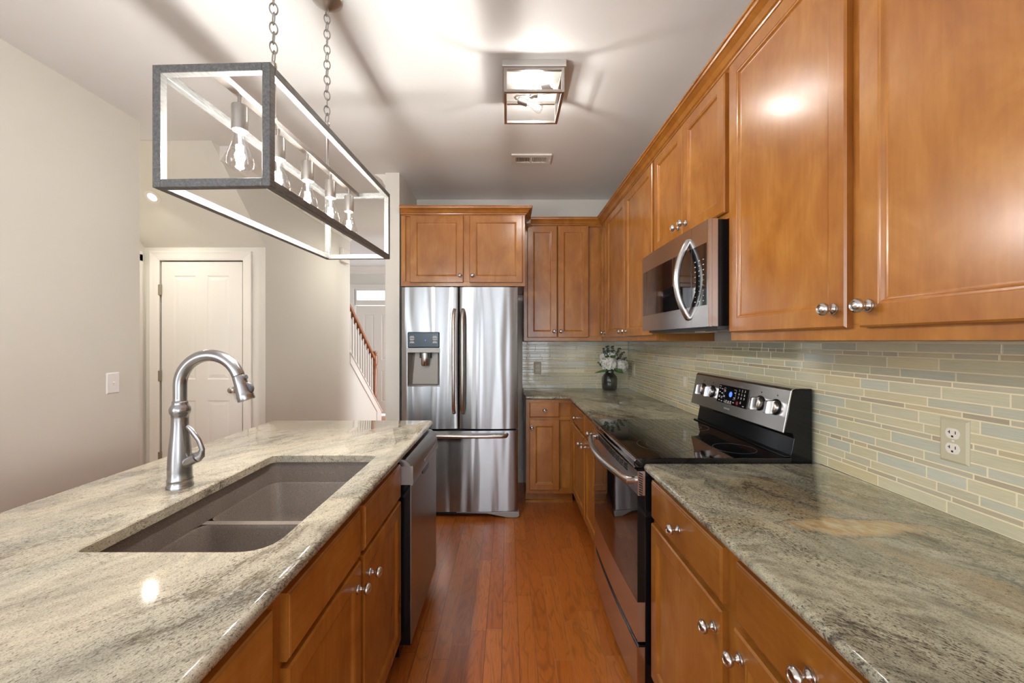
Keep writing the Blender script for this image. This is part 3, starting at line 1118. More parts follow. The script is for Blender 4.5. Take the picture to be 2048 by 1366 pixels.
sp.tube([q0, q0.lerp(q1, .3) + nrm * .005, q0.lerp(q1, .7) + nrm * .004, q1], [.006, .0095, .009, .006], 12)
sp.build('spray_button', M['dgrey'], fc, smooth=50)
lv = MB()
lv.tube([(fx + .02, fy - .005, z0 + .075), (fx + .055, fy - .012, z0 + .092), (fx + .066, fy - .014, z0 + .097)], [.0155, .0165, .016], 16)
lv.build('lever_hub', M['faucet'], fc, smooth=40)
lp = MB()
lp.tube([(fx + .066, fy - .014, z0 + .097), (fx + .078, fy - .016, z0 + .104), (fx + .083, fy - .018, z0 + .122), (fx + .074, fy - .02, z0 + .150), (fx + .056, fy - .022, z0 + .178), (fx + .038, fy - .02, z0 + .193)],
        [.0160, .0130, .0090, .0085, .0100, .0065], 12, sx=.7)
lp.build('lever', M['faucet'], fc, smooth=60)


# ------------------------------------------------------------------ backsplash
def backsplash(name, label, fn, a0, a1, holes=()):
    t = thing(name, label, 'backsplash', fn(((a0 + a1) / 2, 0, .9155)))
    B((a0, a1, 0.0003, .0064, .9155, 1.371), fn=fn).build('grout', M['grout'], t)
    mb = MB(fn)
    tint = mb.bm.loops.layers.float_color.new('tile')
    up = lambda L_: [tuple(min(.8, c_ * 1.16) for c_ in x) for x in L_]
    pal_l = up([lin(200, 195, 166), lin(194, 189, 158), lin(198, 194, 166), lin(194, 191, 166), lin(190, 193, 176), lin(204, 193, 156)])
    pal_m = up([lin(198, 192, 162), lin(190, 186, 162), lin(186, 187, 168), lin(196, 188, 156)])
    pal_s = up([lin(178, 168, 144), lin(184, 178, 156), lin(192, 180, 148), lin(172, 162, 140)])
    z = .9175
    rows = [(.0335, (.10, .15, .20), pal_l), (.0155, (.05, .10, .15), pal_s), (.0260, (.10, .15, .20), pal_m)]
    k = 0
    while z < 1.37:
        h, lens, pal = rows[k % 3]
        a = a0 + .001 - random.uniform(0, .08)
        while a < a1:
            ln = random.choice(lens)
            b0, b1 = max(a, a0), min(a + ln, a1)
            zt = min(z + h - .0034, 1.371)
            if b1 - b0 > .006 and zt - z > .004:
                nf = len(mb.bm.faces)
                mb.rects(b0 + .0017, b1 - .0017, z, zt, [(0, .003), (0, .0062), (.0007, .0070)])
                c_ = random.choice(pal)
                j = random.uniform(.93, 1.05)
                mb.bm.faces.ensure_lookup_table()
                for f_ in mb.bm.faces[nf:]:
                    for lp_ in f_.loops:
                        lp_[tint] = (c_[0] * j, c_[1] * j, c_[2] * j, 1)
            a += ln
        z += h
        k += 1
    mb.build('tiles', M['tile'], t)
    return t


backsplash('backsplash', 'pale glass strip tile backsplash on the right wall behind the range', faceL(WX), -.1, 3.9215)
backsplash('backsplash', 'glass strip tile backsplash on the back wall behind the vase', faceF(WY), .137, 1.1615)
# extra tile between the range hood line and counter is covered by the run above


# ------------------------------------------------------------------ outlets, switches
def plate(fn, a, z, w=.070, h=.115, mat='almond', d0=.0072):
    mb = MB(fn)
    mb.rects(a - w / 2, a + w / 2, z - h / 2, z + h / 2, [(0, d0), (.0005, d0 + .002), (.006, d0 + .006)])
    return mb


def outlet(fn, a, z, label, mir=1):
    t = thing('outlet', label, 'outlet', fn((a, .004, z - .06)), 'outlets in the tile backsplash')
    plate(fn, a, z).build('cover_plate', M['almond'], t)
    for dz in (.0195, -.0195):
        mb = MB(fn)
        ring = lambda s_, d: [(a + s_ * .0172 * math.cos(q), d, z + dz + max(-.0135, min(.0135, s_ * .0172 * math.sin(q)))) for q in (2 * math.pi * i / 24 for i in range(24))]
        mb.loft([ring(1, .0125), ring(1, .0148), ring(.94, .0152)])
        mb.build('socket', M['ivory'], t)
        sb_ = MB(fn)
        sb_.box(a + mir * .0055, a + mir * .0075, .0150, .0155, z + dz - .001, z + dz + .007)
        sb_.box(a - mir * .0085, a - mir * .0065, .0150, .0155, z + dz - .001, z + dz + .007)
        sb_.box(a + mir * .0055, a + mir * .0105, .0150, .0155, z + dz + .002, z + dz + .004)
        sb_.box(a - .0025, a + .0025, .0150, .0155, z + dz - .010, z + dz - .005)
        sb_.build('slots', M['blackm'], t)
    MB(fn).rects(a - .003, a + .003, z - .003, z + .003, [(0, .0132), (.001, .0145)]).build('screw', M['ivory'], t)
    return t


outlet(faceL(WX), 1.053, 1.112, 'large almond duplex outlet in the tile at the right foreground')
outlet(faceL(WX), 3.745, 1.104, 'small almond outlet on the right wall just right of the vase')
outlet(faceF(WY), .286, 1.110, 'almond outlet on the back wall between refrigerator and vase', -1)
t = thing('light_switch', 'almond rocker switch in the tile left of the range panel', 'switch', (WX - .01, 2.647, 1.05), 'wall switches')
plate(faceL(WX), 2.647, 1.107).build('cover_plate', M['almond'], t)
MB(faceL(WX)).rects(2.647 - .0165, 2.647 + .0165, 1.107 - .033, 1.107 + .033, [(0, .0125), (0, .0150), (.003, .0165)]).build('rocker', M['ivory'], t)
t = thing('light_switch', 'white toggle switch on the bare left wall', 'switch', (LX + .003, 2.355, 1.07), 'wall switches')
fnw = faceR(LX)
plate(fnw, 2.355, 1.128, .078, .122, d0=0.0003).build('cover_plate', M['whitepl'], t, bevel=.001)
B((2.349, 2.361, .006, .0075, 1.116, 1.140), fn=fnw).build('toggle_slot', M['ivory'], t)
B((2.3515, 2.3585, .007, .019, 1.128, 1.136), fn=fnw).build('toggle', M['whitepl'], t, bevel=.0015)

# ------------------------------------------------------------------ refrigerator
FRY = 3.15
rf = thing('refrigerator', 'stainless steel french door refrigerator with water dispenser', 'refrigerator', (-.375, 3.5, 0))
B((-.815, .065, FRY + .065, 3.90, .045, 1.775)).build('cabinet_shell', M['dgrey'], rf, bevel=.004)


def curved_panel(a0, a1, z0, z1, bow, fn, t=.055, seg=18, edge=.012):
    """panel bowed outwards across its width, with rolled side edges"""
    ring = []
    n = seg
    c, hw = (a0 + a1) / 2, (a1 - a0) / 2
    for i in range(n + 1):
        u = -1 + 2 * i / n
        d = bow * (1 - u * u)
        ring.append((c + hw * u, d))
    ring = [(a0, -t), (a0, -edge), (a0 + edge * .3, -edge * .3)] + [(a0 + edge + (a1 - a0 - 2 * edge) * i / n, bow * (1 - (-1 + 2 * i / n) ** 2)) for i in range(n + 1)] + [(a1 - edge * .3, -edge * .3), (a1, -edge), (a1, -t)]
    mb = MB(fn)
    mb.loft([[(a, d, z) for a, d in ring] for z in (z0, z1)])
    return mb


fF = faceF(FRY)
FS = -.382
FZ0, FZ1 = .691, 1.790
# left door is built around the dispenser recess
DPX0, DPX1, DPZ0, DPZ1 = (816 - 1016) / 257, (880 - 1016) / 257, 1.372 - 90 / 257, 1.372 + 18 / 257
ld = curved_panel(-.829, FS - .004, FZ0, FZ1, .014, fF)
ldo = ld.build('door', M['steelf'], rf, smooth=30)
cut = B((DPX0 + .004, DPX1 - .004, FRY - .03, FRY + .045, DPZ0 + .004, 1.372 - 20 / 257)).build('cutter', M['steelf'], rf, bevel=.012, seg=3)
md = ldo.modifiers.new('recess', 'BOOLEAN')
md.operation = 'DIFFERENCE'
md.object = cut
md.solver = 'EXACT'
dg = bpy.context.evaluated_depsgraph_get()
me2 = bpy.data.meshes.new_from_object(ldo.evaluated_get(dg))
ldo.modifiers.clear()
ldo.data = me2
bpy.data.objects.remove(cut)
rdo = curved_panel(FS + .004, .078, FZ0, FZ1, .014, fF).build('door', M['steelf'], rf, smooth=30)
fz = curved_panel(-.829, .078, .050, .676, .018, fF, seg=28).build('freezer_drawer', M['steelf'], rf, smooth=30)
# handles
for (hx, par) in ((-.417, ldo), (-.349, rdo)):
    yb_ = FRY - .012
    MB().tube([(hx, yb_ + .004, 1.615), (hx, yb_ - .022, 1.595), (hx, yb_ - .038, 1.55), (hx, yb_ - .044, 1.45), (hx, yb_ - .046, 1.21), (hx, yb_ - .044, .98), (hx, yb_ - .038, .88), (hx, yb_ - .022, .835), (hx, yb_ + .004, .815)],
              .0135, 14).build('handle', M['handle'], par, smooth=60)
MB().tube([(-.74, FRY - .006, .645), (-.735, FRY - .042, .643), (-.70, FRY - .052, .642), (-.375, FRY - .058, .641), (-.05, FRY - .052, .642), (-.015, FRY - .042, .643), (-.01, FRY - .006, .645)], .015, 14).build('handle', M['handle'], fz, smooth=60)
# dispenser
dp = B((DPX0, DPX1, .002, .020, 1.372 - 14 / 257, DPZ1), fn=fF).build('dispenser_panel', M['panelblue'], ldo, bevel=.010, seg=3)
B((DPX0 - .002, DPX1 + .002, .004, .024, 1.372 - 23 / 257, 1.372 - 14 / 257), fn=fF).build('dispenser_trim', M['greyplastic'], ldo, bevel=.002)
rc = MB(fF)
a0, a1, zz0, zz1 = DPX0 + .003, DPX1 - .003, DPZ0 + .002, 1.372 - 22 / 257
rc.loft([[(a0 - .004, .013, zz0 - .004), (a1 + .004, .013, zz0 - .004), (a1 + .004, .013, zz1), (a0 - .004, .013, zz1)], [(a0, .015, zz0), (a1, .015, zz0), (a1, .015, zz1), (a0, .015, zz1)],
         [(a0 + .006, -.008, zz0 + .004), (a1 - .006, -.008, zz0 + .004), (a1 - .006, -.030, zz1), (a0 + .03, -.030, zz1)],
         [(a0 + .025, -.030, zz0 + .012), (a1 - .02, -.030, zz0 + .012), (a1 - .02, -.040, zz1), (a0 + .045, -.040, zz1)]], cap0=False)
rc.build('dispenser_recess', M['recess'], ldo)
ax = (850 - 1016) / 257
MB().lathe([(.0, -.10), (.024, -.10), (.030, -.092), (.031, -.03), (.031, 0), (0, 0)], (ax, FRY + .004, 1.372 - 24 / 257), 'Z', 20).build('dispenser_nozzle', M['steel'], ldo, smooth=40)
B((ax - .04, ax + .045, -.03, .010, 1.372 - 34 / 257, 1.372 - 22 / 257), fn=fF).build('nozzle_bracket', M['blackm'], ldo)
pr = MB()
for i, z in enumerate((1.408, 1.388, 1.367)):
    for xx, sgn in ((DPX0 + .036, 1), (DPX1 - .036, -1)):
        for j in range(2):
            w = (.014, .018)[(i + j) % 2]
            pr.box(xx - w, xx + w, FRY - .0206, FRY - .0200, z - j * .008 - .0018, z - j * .008 + .0012)
pr.build('button_print', M['print'], dp)
B((ax + .004, ax + .009, FRY - .0206, FRY - .0200, 1.374, 1.380)).build('indicator', M['blueled'], dp)
text_mb('SAMSUNG', .020, lambda p: (p[0] - .040, FRY - .0078 - p[1], p[2] + 1.728)).build('badge', M['greyplastic'], rdo)
# grille and feet
B((-.81, .07, FRY + .03, FRY + .06, .012, .048)).build('grille', M['blackm'], rf)
MB().prism([(-.40, .046), (.085, .046), (.088, .018), (.070, .003), (.0, .003), (-.04, .010), (-.16, .034), (-.40, .040)], 'Y', FRY - .012, FRY + .05).build('foot_cover', M['greyplastic'], rf, bevel=.004)
for xx in (-.78, .04):
    MB().lathe([(.02, 0), (.02, .046)], (xx, 3.82, 0), 'Z', 12).build('foot', M['blackm'], rf)
B((-.78, -.70, FRY + .02, FRY + .06, 0, .03)).build('foot', M['blackm'], rf)

# ------------------------------------------------------------------ range
RY0, RY1 = 1.527, 2.287
rg = thing('range', 'stainless and black glass-top electric range between the counters', 'stove', (.85, (RY0 + RY1) / 2, 0))
B((.52, 1.150, RY0 + .004, RY1 - .004, .035, .895)).build('body', M['black'], rg)
for xx in (.58, 1.10):
    for yy in (RY0 + .05, RY1 - .05):
        MB().lathe([(.018, 0), (.018, .036)], (xx, yy, 0), 'Z', 12).build('foot', M['blackm'], rg)
ct = MB()
ct.prism([(.478, .895), (.474, .905), (.474, .920), (.480, .930), (.492, .931), (1.068, .931), (1.068, .895)], 'Y', RY0 - .004, RY1 + .004)
cto = ct.build('cooktop', M['blackglass'], rg, bevel=.003)
B((.4745, .4795, RY0 - .002, RY1 + .002, .8955, .9265)).build('cooktop_trim', M['steely'], rg, bevel=.001)
for (bx, by, br, n2) in ((.665, 1.72, .112, 1), (.665, 1.72, .073, 1), (.93, 1.665, .080, 1), (.665, 2.10, .085, 1), (.92, 2.09, .105, 1), (.92, 2.09, .07, 1), (.80, 1.905, .05, 1)):
    mb = MB()
    ri = []
    for (r_, z_) in ((br - .0008, .9311), (br - .0008, .9314), (br + .0008, .9314), (br + .0008, .9311)):
        ri.append([(bx + r_ * math.cos(2 * math.pi * i / 48), by + r_ * math.sin(2 * math.pi * i / 48), z_) for i in range(48)])
    mb.loft(ri, close=True)
    mb.build('burner_ring', M['ring'], rg)
B((1.045, 1.0665, RY0 + .004, RY1 - .004, .9312, .937)).build('rear_rail', M['black'], rg, bevel=.003)
# backguard
MB().prism([(1.068, .895), (1.068, .94), (1.080, 1.003), (1.073, 1.021), (1.040, 1.026), (1.058, 1.10), (1.068, 1.180), (1.084, 1.190), (1.150, 1.191), (1.150, .895)], 'Y', RY0 + .003, RY1 - .003).build('backguard', M['black'], rg, bevel=.003)
X0p, Z0p, kp = 1.0345, 1.027, (1.0655 - 1.0345) / (1.184 - 1.027)
pf = lambda p: (X0p + (p[2] - Z0p) * kp - p[1], p[0], p[2])     # tilted panel face
pn = MB()
pn.prism([(X0p, Z0p), (1.0655, 1.184), (1.071, 1.1915), (1.082, 1.1945), (1.125, 1.1945), (1.125, 1.1915), (1.083, 1.1912), (1.0725, 1.187), (1.039, 1.024)], 'Y', RY0 - .002, RY1 + .002)
pno = pn.build('control_panel', M['steely'], rg, bevel=.002)
dpl = B((1.771, 2.020, .0005, .0040, 1.073, 1.157), fn=pf).build('display', M['blackglass'], pno, bevel=.0008)
pr = MB(pf)
txt = lambda s_, a, z, size, mb: text_mb(s_, size, lambda p: pf((a - p[0], .0043 + p[1] * .3, z + p[2])), mb)
pm = MB()
for i, ln_ in enumerate(('123', '456', '789', '0')):
    for j, ch_ in enumerate(ln_):
        txt(ch_, 1.842 - j * .022 - (.022 if i == 3 else 0), 1.1455 - i * .0165 - (i == 3) * .003, .0145, pm)
for a, z in ((2.005, 1.150), (2.005, 1.140), (2.003, 1.122), (1.985, 1.138), (1.982, 1.118), (2.002, 1.104), (2.002, 1.098), (1.980, 1.101), (1.980, 1.095), (1.998, 1.083), (1.975, 1.081), (1.950, 1.082),
             (1.960, 1.135), (1.958, 1.129), (1.960, 1.109), (1.958, 1.103), (1.872, 1.131), (1.874, 1.108), (1.935, 1.088), (1.916, 1.087), (1.897, 1.088), (1.935, 1.082), (1.916, 1.081), (1.897, 1.082), (1.795, 1.081), (1.875, 1.086)):
    pm2 = [pm.bm.verts.new(pf((a + u, .0043, z + w))) for u, w in ((-.006, -.0014), (.006, -.0014), (.006, .0014), (-.006, .0014))]
    pm.f(pm2)
for (a0, a1, zz0, zz1) in ((1.968, 1.969, 1.100, 1.145), (1.952, 1.969, 1.144, 1.145), (1.866, 1.867, 1.100, 1.145), (1.866, 1.884, 1.144, 1.145), (1.866, 1.884, 1.100, 1.101), (1.888, 1.950, 1.0765, 1.0775), (1.949, 1.950, 1.077, 1.093)):
    pm.f([pm.bm.verts.new(pf(q)) for q in ((a0, .0043, zz0), (a1, .0043, zz0), (a1, .0043, zz1), (a0, .0043, zz1))])
pm.build('panel_print', M['print'], dpl)


def disc(fn, a, z, r, d0, d1, seg=20):
    return MB(fn).loft([[(a + r * math.cos(2 * math.pi * i / seg), d, z + r * math.sin(2 * math.pi * i / seg)) for i in range(seg)] for d in (d0, d1)])


disc(pf, 1.908, 1.120, .0125, .0038, .0043).build('clock', M['blueled'], dpl)
disc(pf, 1.845, 1.088, .0085, .0038, .0043).build('off_button', M['redbtn'], dpl)
text_mb('SAMSUNG', .011, lambda p: pf((1.925 - p[0], .0006 + p[1], 1.050 + p[2])), depth=.0003).build('badge', M['greyplastic'], pno)
for a in (1.592, 1.692, 2.090, 2.186):
    z = 1.113
    mb = MB(pf)
    ring = lambda r, d: [(a + r * math.cos(q), d, z + r * math.sin(q)) for q in (2 * math.pi * i / 28 for i in range(28))]
    mb.loft([ring(.031, .0003), ring(.031, .003), ring(.029, .004)])
    k_ = mb.build('knob', M['black'], pno, smooth=40)
    mb = MB(pf)
    mb.loft([ring(.026, .004), ring(.0265, .010), ring(.025, .015), ring(.020, .018), ring(.010, .019)])
    mb.rects(a - .0105, a + .0105, z - .0245, z + .0245, [(0, .012), (.0005, .038), (.003, .041)])
    mb.build('grip', M['steely'], k_, smooth=40)
    B((a - .0015, a + .0015, .040, .0414, z + .010, z + .022), fn=pf).build('pointer', M['redbtn'], k_)
pm = MB(pf)
for a in (1.592, 1.692, 2.090, 2.186):
    pm.loft([[(a + .003 * math.cos(q), d, 1.113 + .045 + .003 * math.sin(q)) for q in (i * math.pi / 4 for i in range(8))] for d in (.0003, .0008)])
pm.build('dial_marks', M['blackm'], pno)

# oven door, bowed front
fR = faceL(.512)


def bowed(a0, a1, z0, z1, base, bow, t=.028, seg=24):
    n = seg
    ring = [(a0, -t)] + [(a0 + (a1 - a0) * i / n, base + bow * (1 - (-1 + 2 * i / n) ** 2)) for i in range(n + 1)] + [(a1, -t)]
    return MB(fR).loft([[(a, d, z) for a, d in ring] for z in (z0, z1)])


od = bowed(RY0 + .002, RY1 - .002, .236, .880, .022, .010, .006).build('oven_door', M['steely'], rg, smooth=30)
bowed(RY0 + .002, RY1 - .002, .385, .788, .0235, .0105, .0055).build('oven_glass', M['blackglass'], od, smooth=30)
bowed(RY0 + .050, RY1 - .050, .40, .772, .0242, .0105, -.01).build('window', M['blackglass'], od, smooth=30)
B((RY0 + .0015, RY0 + .006, -.0055, .0235, .385, .786), fn=fR).build('door_edge', M['black'], od)
vm = MB(fR)
for i in range(3):
    for j in range(9):
        a = RY0 + .12 + j * .058
        bw = .022 + .010 * (1 - (-1 + 2 * (a + .024 - RY0) / .76) ** 2)
        vm.box(a, a + .048, bw - .003, bw + .0012, .866 - i * .010, .8725 - i * .010)
vm.build('vent_slots', M['blackm'], od)
vs_ = MB(fR)
for i in range(10):
    z = .870 - i * .0088
    vs_.prism([(0.004, z), (.018, z + .007), (.018, z + .0025), (.004, z - .0045)], 'X', RY0 + .0006, RY0 + .0025)
vs_.build('side_vents', M['blackm'], od)
hs = []
for i in range(21):
    u = -1 + 2 * i / 20
    hs.append((.512 - .022 - .028 - .040 * (1 - u * u), RY0 + .38 + .352 * u, .838))
hs = [(.488, hs[0][1] + .004, .838)] + hs + [(.488, hs[-1][1] - .004, .838)]
MB().tube(hs, .0155, 14).build('handle', M['handle'], od, smooth=60)
wd_ = bowed(RY0 + .004, RY1 - .004, .045, .214, .024, .010, .006).build('storage_drawer', M['steely'], rg, smooth=30)
bowed(RY0 + .004, RY1 - .004, .2145, .222, .018, .010, .006).build('drawer_lip', M['black'], wd_, smooth=30)

# ------------------------------------------------------------------ microwave
mw = thing('microwave', 'over-the-range stainless microwave under the short cabinet', 'microwave', (.96, (RY0 + RY1) / 2, 1.426))
MXF = .792
B((MXF, WX - .003, RY0 + .001, RY1 - .001, 1.430, 1.832)).build('body', M['black'], mw)
fM = faceL(MXF)
SP = 1.661
MZ0, MZ1 = 1.426, 1.835


def bow_m(a0, a1, z0, z1, d0, d1, zb_=0):
    """front piece following the slight bow of the microwave"""
    n = 14
    f_ = lambda a: .008 * (1 - (-1 + 2 * (a - RY0) / (RY1 - RY0)) ** 2)
    ring = [(a0, d0)] + [(a0 + (a1 - a0) * i / n, d1 + f_(a0 + (a1 - a0) * i / n)) for i in range(n + 1)] + [(a1, d0)]
    return MB(fM).loft([[(a, d, z) for a, d in ring] for z in (z0, z1)])


bow_m(RY0, RY1, MZ0 + .002, MZ1, 0.0003, .022).build('side_bezel', M['steely'], mw, smooth=30)
dm = bow_m(SP + .001, RY1 - .001, MZ0 + .001, MZ1 - .001, .0225, .034).build('door', M['steely'], mw, smooth=30)
cpn = bow_m(RY0 + .001, SP - .001, MZ0 + .001, MZ1 - .001, .0225, .034).build('control_panel', M['steely'], mw, smooth=30)
bow_m(SP + .004, RY1 - .022, 1.510, 1.748, .030, .0352).build('window', M['blackglass'], dm, smooth=30)
keys = bow_m(RY0 + .018, SP - .003, 1.510, 1.748, .030, .0352).build('keypad', M['blackglass'], cpn, smooth=30)
B((RY0 + .0012, RY0 + .008, .0345, .0375, MZ0 + .002, MZ1 - .002), fn=fM).build('chrome_edge', M['nickel'], cpn)
kp_ = MB(fM)
for i in range(9):
    for j in range(3):
        a = RY0 + .038 + j * .032
        z = 1.688 - i * .020
        bw = .0360 + .008 * (1 - (-1 + 2 * (a - RY0) / (RY1 - RY0)) ** 2)
        w_ = .0045 if i in (0, 1, 2, 3, 8) else .0016
        kp_.box(a - w_, a + w_, bw - .0004, bw + .0002, z - .0013, z + .0013)
kp_.build('key_print', M['print'], keys)
hs = []
for i in range(17):
    u = -1 + 2 * i / 16
    hs.append((MXF - .042 - .048 * (1 - u * u), SP + .028, 1.626 + .158 * u))
hs = [(MXF - .030, SP + .028, 1.466)] + hs + [(MXF - .030, SP + .028, 1.786)]
MB().tube(hs, .0130, 14, sx=1.15).build('handle', M['steel'], dm, smooth=60)
text_mb('SAMSUNG', .014, lambda p: fM((2.06 - p[0], .0395 + p[1], 1.468 + p[2]))).build('badge', M['greyplastic'], dm)
ub = MB()
ub.box(MXF + .002, WX - .06, RY0 + .01, RY1 - .01, 1.418, 1.4295)
ub.build('underside', M['dgrey'], mw)
for yy in (1.68, 2.12):
    B((.86, 1.02, yy - .09, yy + .09, 1.412, 1.4178)).build('grease_filter', M['greyplastic'], mw, bevel=.003)
B((.90, .96, 1.86, 1.95, 1.412, 1.4178)).build('lamp_lens', M['ivory'], mw)

# ------------------------------------------------------------------ dishwasher
DX = -.410
DW0, DW1 = 1.713, 2.308
dw = thing('dishwasher', 'dark stainless dishwasher at the far end of the island', 'dishwasher', (-.72, 2.01, 0))
B((-1.015, DX - .052, DW0 + .004, DW1 - .004, .03, .872)).build('tub', M['black'], dw)
B((-1.0, DX - .09, DW0 + .02, DW1 - .02, 0, .03)).build('toe_base', M['blackm'], dw)
fD = faceR(DX)
MB().prism([(DX - .050, .085), (DX - .006, .085), (DX, .092), (DX, .765), (DX - .012, .772), (DX - .050, .772)], 'Y', DW0, DW1).build('door', M['steeld'], dw)
B((DX - .052, DX - .003, DW0 - .001, DW0 + .003, .086, .770)).build('door_edge', M['black'], dw)
cs = MB().prism([(DX - .050, .772), (DX + .006, .760), (DX + .010, .775), (DX + .006, .815), (DX - .006, .850), (DX - .026, .868), (DX - .050, .872)], 'Y', DW0, DW1).build('control_strip', M['greyplastic'], dw, smooth=30)
cs.data.materials.clear()
cs.data.materials.append(M['steeld'])
B((DX - .05, DX + .0085, DW0 - .002, DW0 + .001, .764, .842)).build('end_cap', M['greyplastic'], cs)
bt = MB()
for i in range(9):
    y = 1.95 + i * .036
    bt.box(DX + .0065, DX + .0095, y, y + .022, .790, .803)
bt.build('buttons', M['greyplastic'], cs, bevel=.001)
MB().prism([(1.92, .764), (2.10, .764), (2.09, .740), (2.06, .728), (1.96, .728), (1.93, .740)], 'X', DX - .002, DX + .004).build('handle_pocket', M['black'], cs)

# ------------------------------------------------------------------ bulbs
def bulb_mb(c, axis, L=.112, rmax=.034, prof=None):
    """teardrop glass hanging from the socket mouth c along axis (unit vector)"""
    prof = prof or [(.0130, 0), (.0135, .10), (.0160, .22), (.0215, .38), (.0280, .54), (.0330, .70), (.0345, .80), (.0325, .89), (.0250, .965), (.0120, .995), (.0005, 1.0)]
    a = Vector(axis).normalized()
    s1 = a.orthogonal().normalized()
    s2 = a.cross(s1)
    mb = MB()
    rings = []
    for r, t in prof:
        r *= rmax / .0345
        rings.append([tuple(Vector(c) + a * (t * L) + (s1 * math.cos(q) + s2 * math.sin(q)) * r) for q in (2 * math.pi * i / 24 for i in range(24))])
    mb.loft(rings, cap0=False, cap1=True)
    return mb


def add_bulb(parent, c, axis, L, rmax, power, idx):
    a = Vector(axis).normalized()
    s1 = a.orthogonal().normalized()
    s2 = a.cross(s1)
    g = bulb_mb(c, axis, L, rmax).build('bulb', M['bulb'], parent, smooth=60)
    fm = MB()
    for i in range(6):
        q = math.pi / 3 * i
        p = Vector(c) + (s1 * math.cos(q) + s2 * math.sin(q)) * .007
        fm.tube([p + a * L * .40, p + a * L * .80], .0026, 6)
    fm.tube([Vector(c), Vector(c) + a * L * .38], [.005, .003], 8)
    fm.build('filament', M['filament'], g)
    l = bpy.data.lights.new('bulb_light', 'POINT')
    l.energy = power
    l.color = WARM
    l.shadow_soft_size = .013
    o = bpy.data.objects.new('bulb_light', l)
    COL.objects.link(o)
    o.parent = parent
    o.location = Vector(c) + a * L * .6 - Vector(parent['_o'])
    return g


# ------------------------------------------------------------------ chandelier
CC = Vector((-.730, 1.474, 0))
ang = R(-2.1)
ca, sa = math.cos(ang), math.sin(ang)
cf = lambda p: (CC.x + p[0] * ca - p[1] * sa, CC.y + p[0] * sa + p[1] * ca, p[2])
cdl = thing('chandelier', 'rectangular open frame chandelier with five bulbs over the island', 'chandelier', (CC.x, CC.y, 1.76))
hw, hl, zb_, zt_, b_ = .1525, .457, 1.760, 2.070, .021
fr = MB(cf)
for sx_ in (-1, 1):
    xa = sx_ * hw if sx_ < 0 else hw - b_
    xa, xb = (xa, xa + b_)
    for (za, zc) in ((zb_, zb_ + b_), (zt_ - b_, zt_)):
        fr.box(xa, xb, -hl + b_, hl - b_, za, zc)
    for sy_ in (-1, 1):
        ya = -hl if sy_ < 0 else hl - b_
        fr.box(xa, xb, ya, ya + b_, zb_, zt_)
for sy_ in (-1, 1):
    ya = -hl if sy_ < 0 else hl - b_
    for (za, zc) in ((zb_, zb_ + b_), (zt_ - b_, zt_)):
        fr.box(-hw + b_, hw - b_, ya, ya + b_, za, zc)
fr.build('frame', M['chand'], cdl, bevel=.0012, seg=1)
B((-.0115, .0115, -hl + b_, hl - b_, zt_ - .020, zt_ - .002), fn=cf).build('socket_rail', M['fixture'], cdl, bevel=.001)
for i in range(5):
    y = -.352 + .176 * i
    c0 = cf((0, y, zt_ - .020))
    s_ = MB()
    s_.lathe([(.006, 0), (.006, -.022), (.010, -.024), (.020, -.027), (.0205, -.031), (.0205, -.096), (.0185, -.097), (.0175, -.085), (.0, -.085)], c0, 'Z', 24)
    so = s_.build('socket', M['fixture'], cdl, smooth=40)
    add_bulb(so, (c0[0], c0[1], c0[2] - .090), (0, 0, -1), .116, .0345, CH_POWER, i)
for yy in (-.200, .148):
    c0 = cf((0, yy, zt_ - .002))
    MB().lathe([(.0105, 0), (.0105, .006), (.0068, .008), (.0068, .160), (.0100, .164), (.0100, .176), (.005, .180)], c0, 'Z', 16).build('stem', M['fixture'], cdl, smooth=40)
    cm = MB()
    z = c0[2] + .196
    k = 0
    while z < H - .03:
        big = k == 0
        A = Matrix.Rotation(R(90), 4, 'X') if k % 2 else Matrix.Rotation(R(90), 4, 'Y') @ Matrix.Rotation(R(90), 4, 'Z')
        A = Matrix.Rotation(R(random.uniform(20, 50)), 4, 'Z') @ A
        cm.torus((c0[0], c0[1], z), .0115 if not big else .016, .0021, 16, 6, A, sy=1.55 if not big else 1.2)
        z += .0305
        k += 1
    cm.build('chain', M['chain'], cdl, smooth=60)
    MB().lathe([(.004, -.05), (.012, -.046), (.055, -.012), (.06, -.006), (.06, -.001), (0, -.001)], (c0[0], c0[1], H), 'Z', 24).build('canopy', M['fixture'], cdl, smooth=40)

# ------------------------------------------------------------------ flush ceiling light
FCX, FCY = .128, 2.127
cl_ = thing('ceiling_light', 'square open frame flush ceiling light with two bulbs', 'ceiling light', (FCX, FCY, 2.589))
B((FCX - .157, FCX + .157, FCY - .157, FCY + .157, H - .032, H - .0005)).build('mounting_plate', M['fixlight'], cl_, bevel=.002)
q = MB()
h2, bb = .148, .014
for sx_ in (-1, 1):
    xa = FCX + (-h2 if sx_ < 0 else h2 - bb)
    for sy_ in (-1, 1):
        ya = FCY + (-h2 if sy_ < 0 else h2 - bb)
        q.box(xa, xa + bb, ya, ya + bb, 2.589, H - .0325)
    for (za, zc) in ((2.589, 2.589 + bb), (H - .0325 - bb, H - .0325)):
        q.box(xa, xa + bb, FCY - h2 + bb, FCY + h2 - bb, za, zc)
for sy_ in (-1, 1):
    ya = FCY + (-h2 if sy_ < 0 else h2 - bb)
    for (za, zc) in ((2.589, 2.589 + bb), (H - .0325 - bb, H - .0325)):
        q.box(FCX - h2 + bb, FCX + h2 - bb, ya, ya + bb, za, zc)
q.build('frame', M['fixture'], cl_, bevel=.001, seg=1)
MB().lathe([(.008, -.0325), (.008, -.062), (.020, -.064), (.022, -.068), (.022, -.092), (.016, -.097), (.004, -.098)], (FCX + .006, FCY, H), 'Z', 24).build('hub', M['fixture'], cl_, smooth=40)
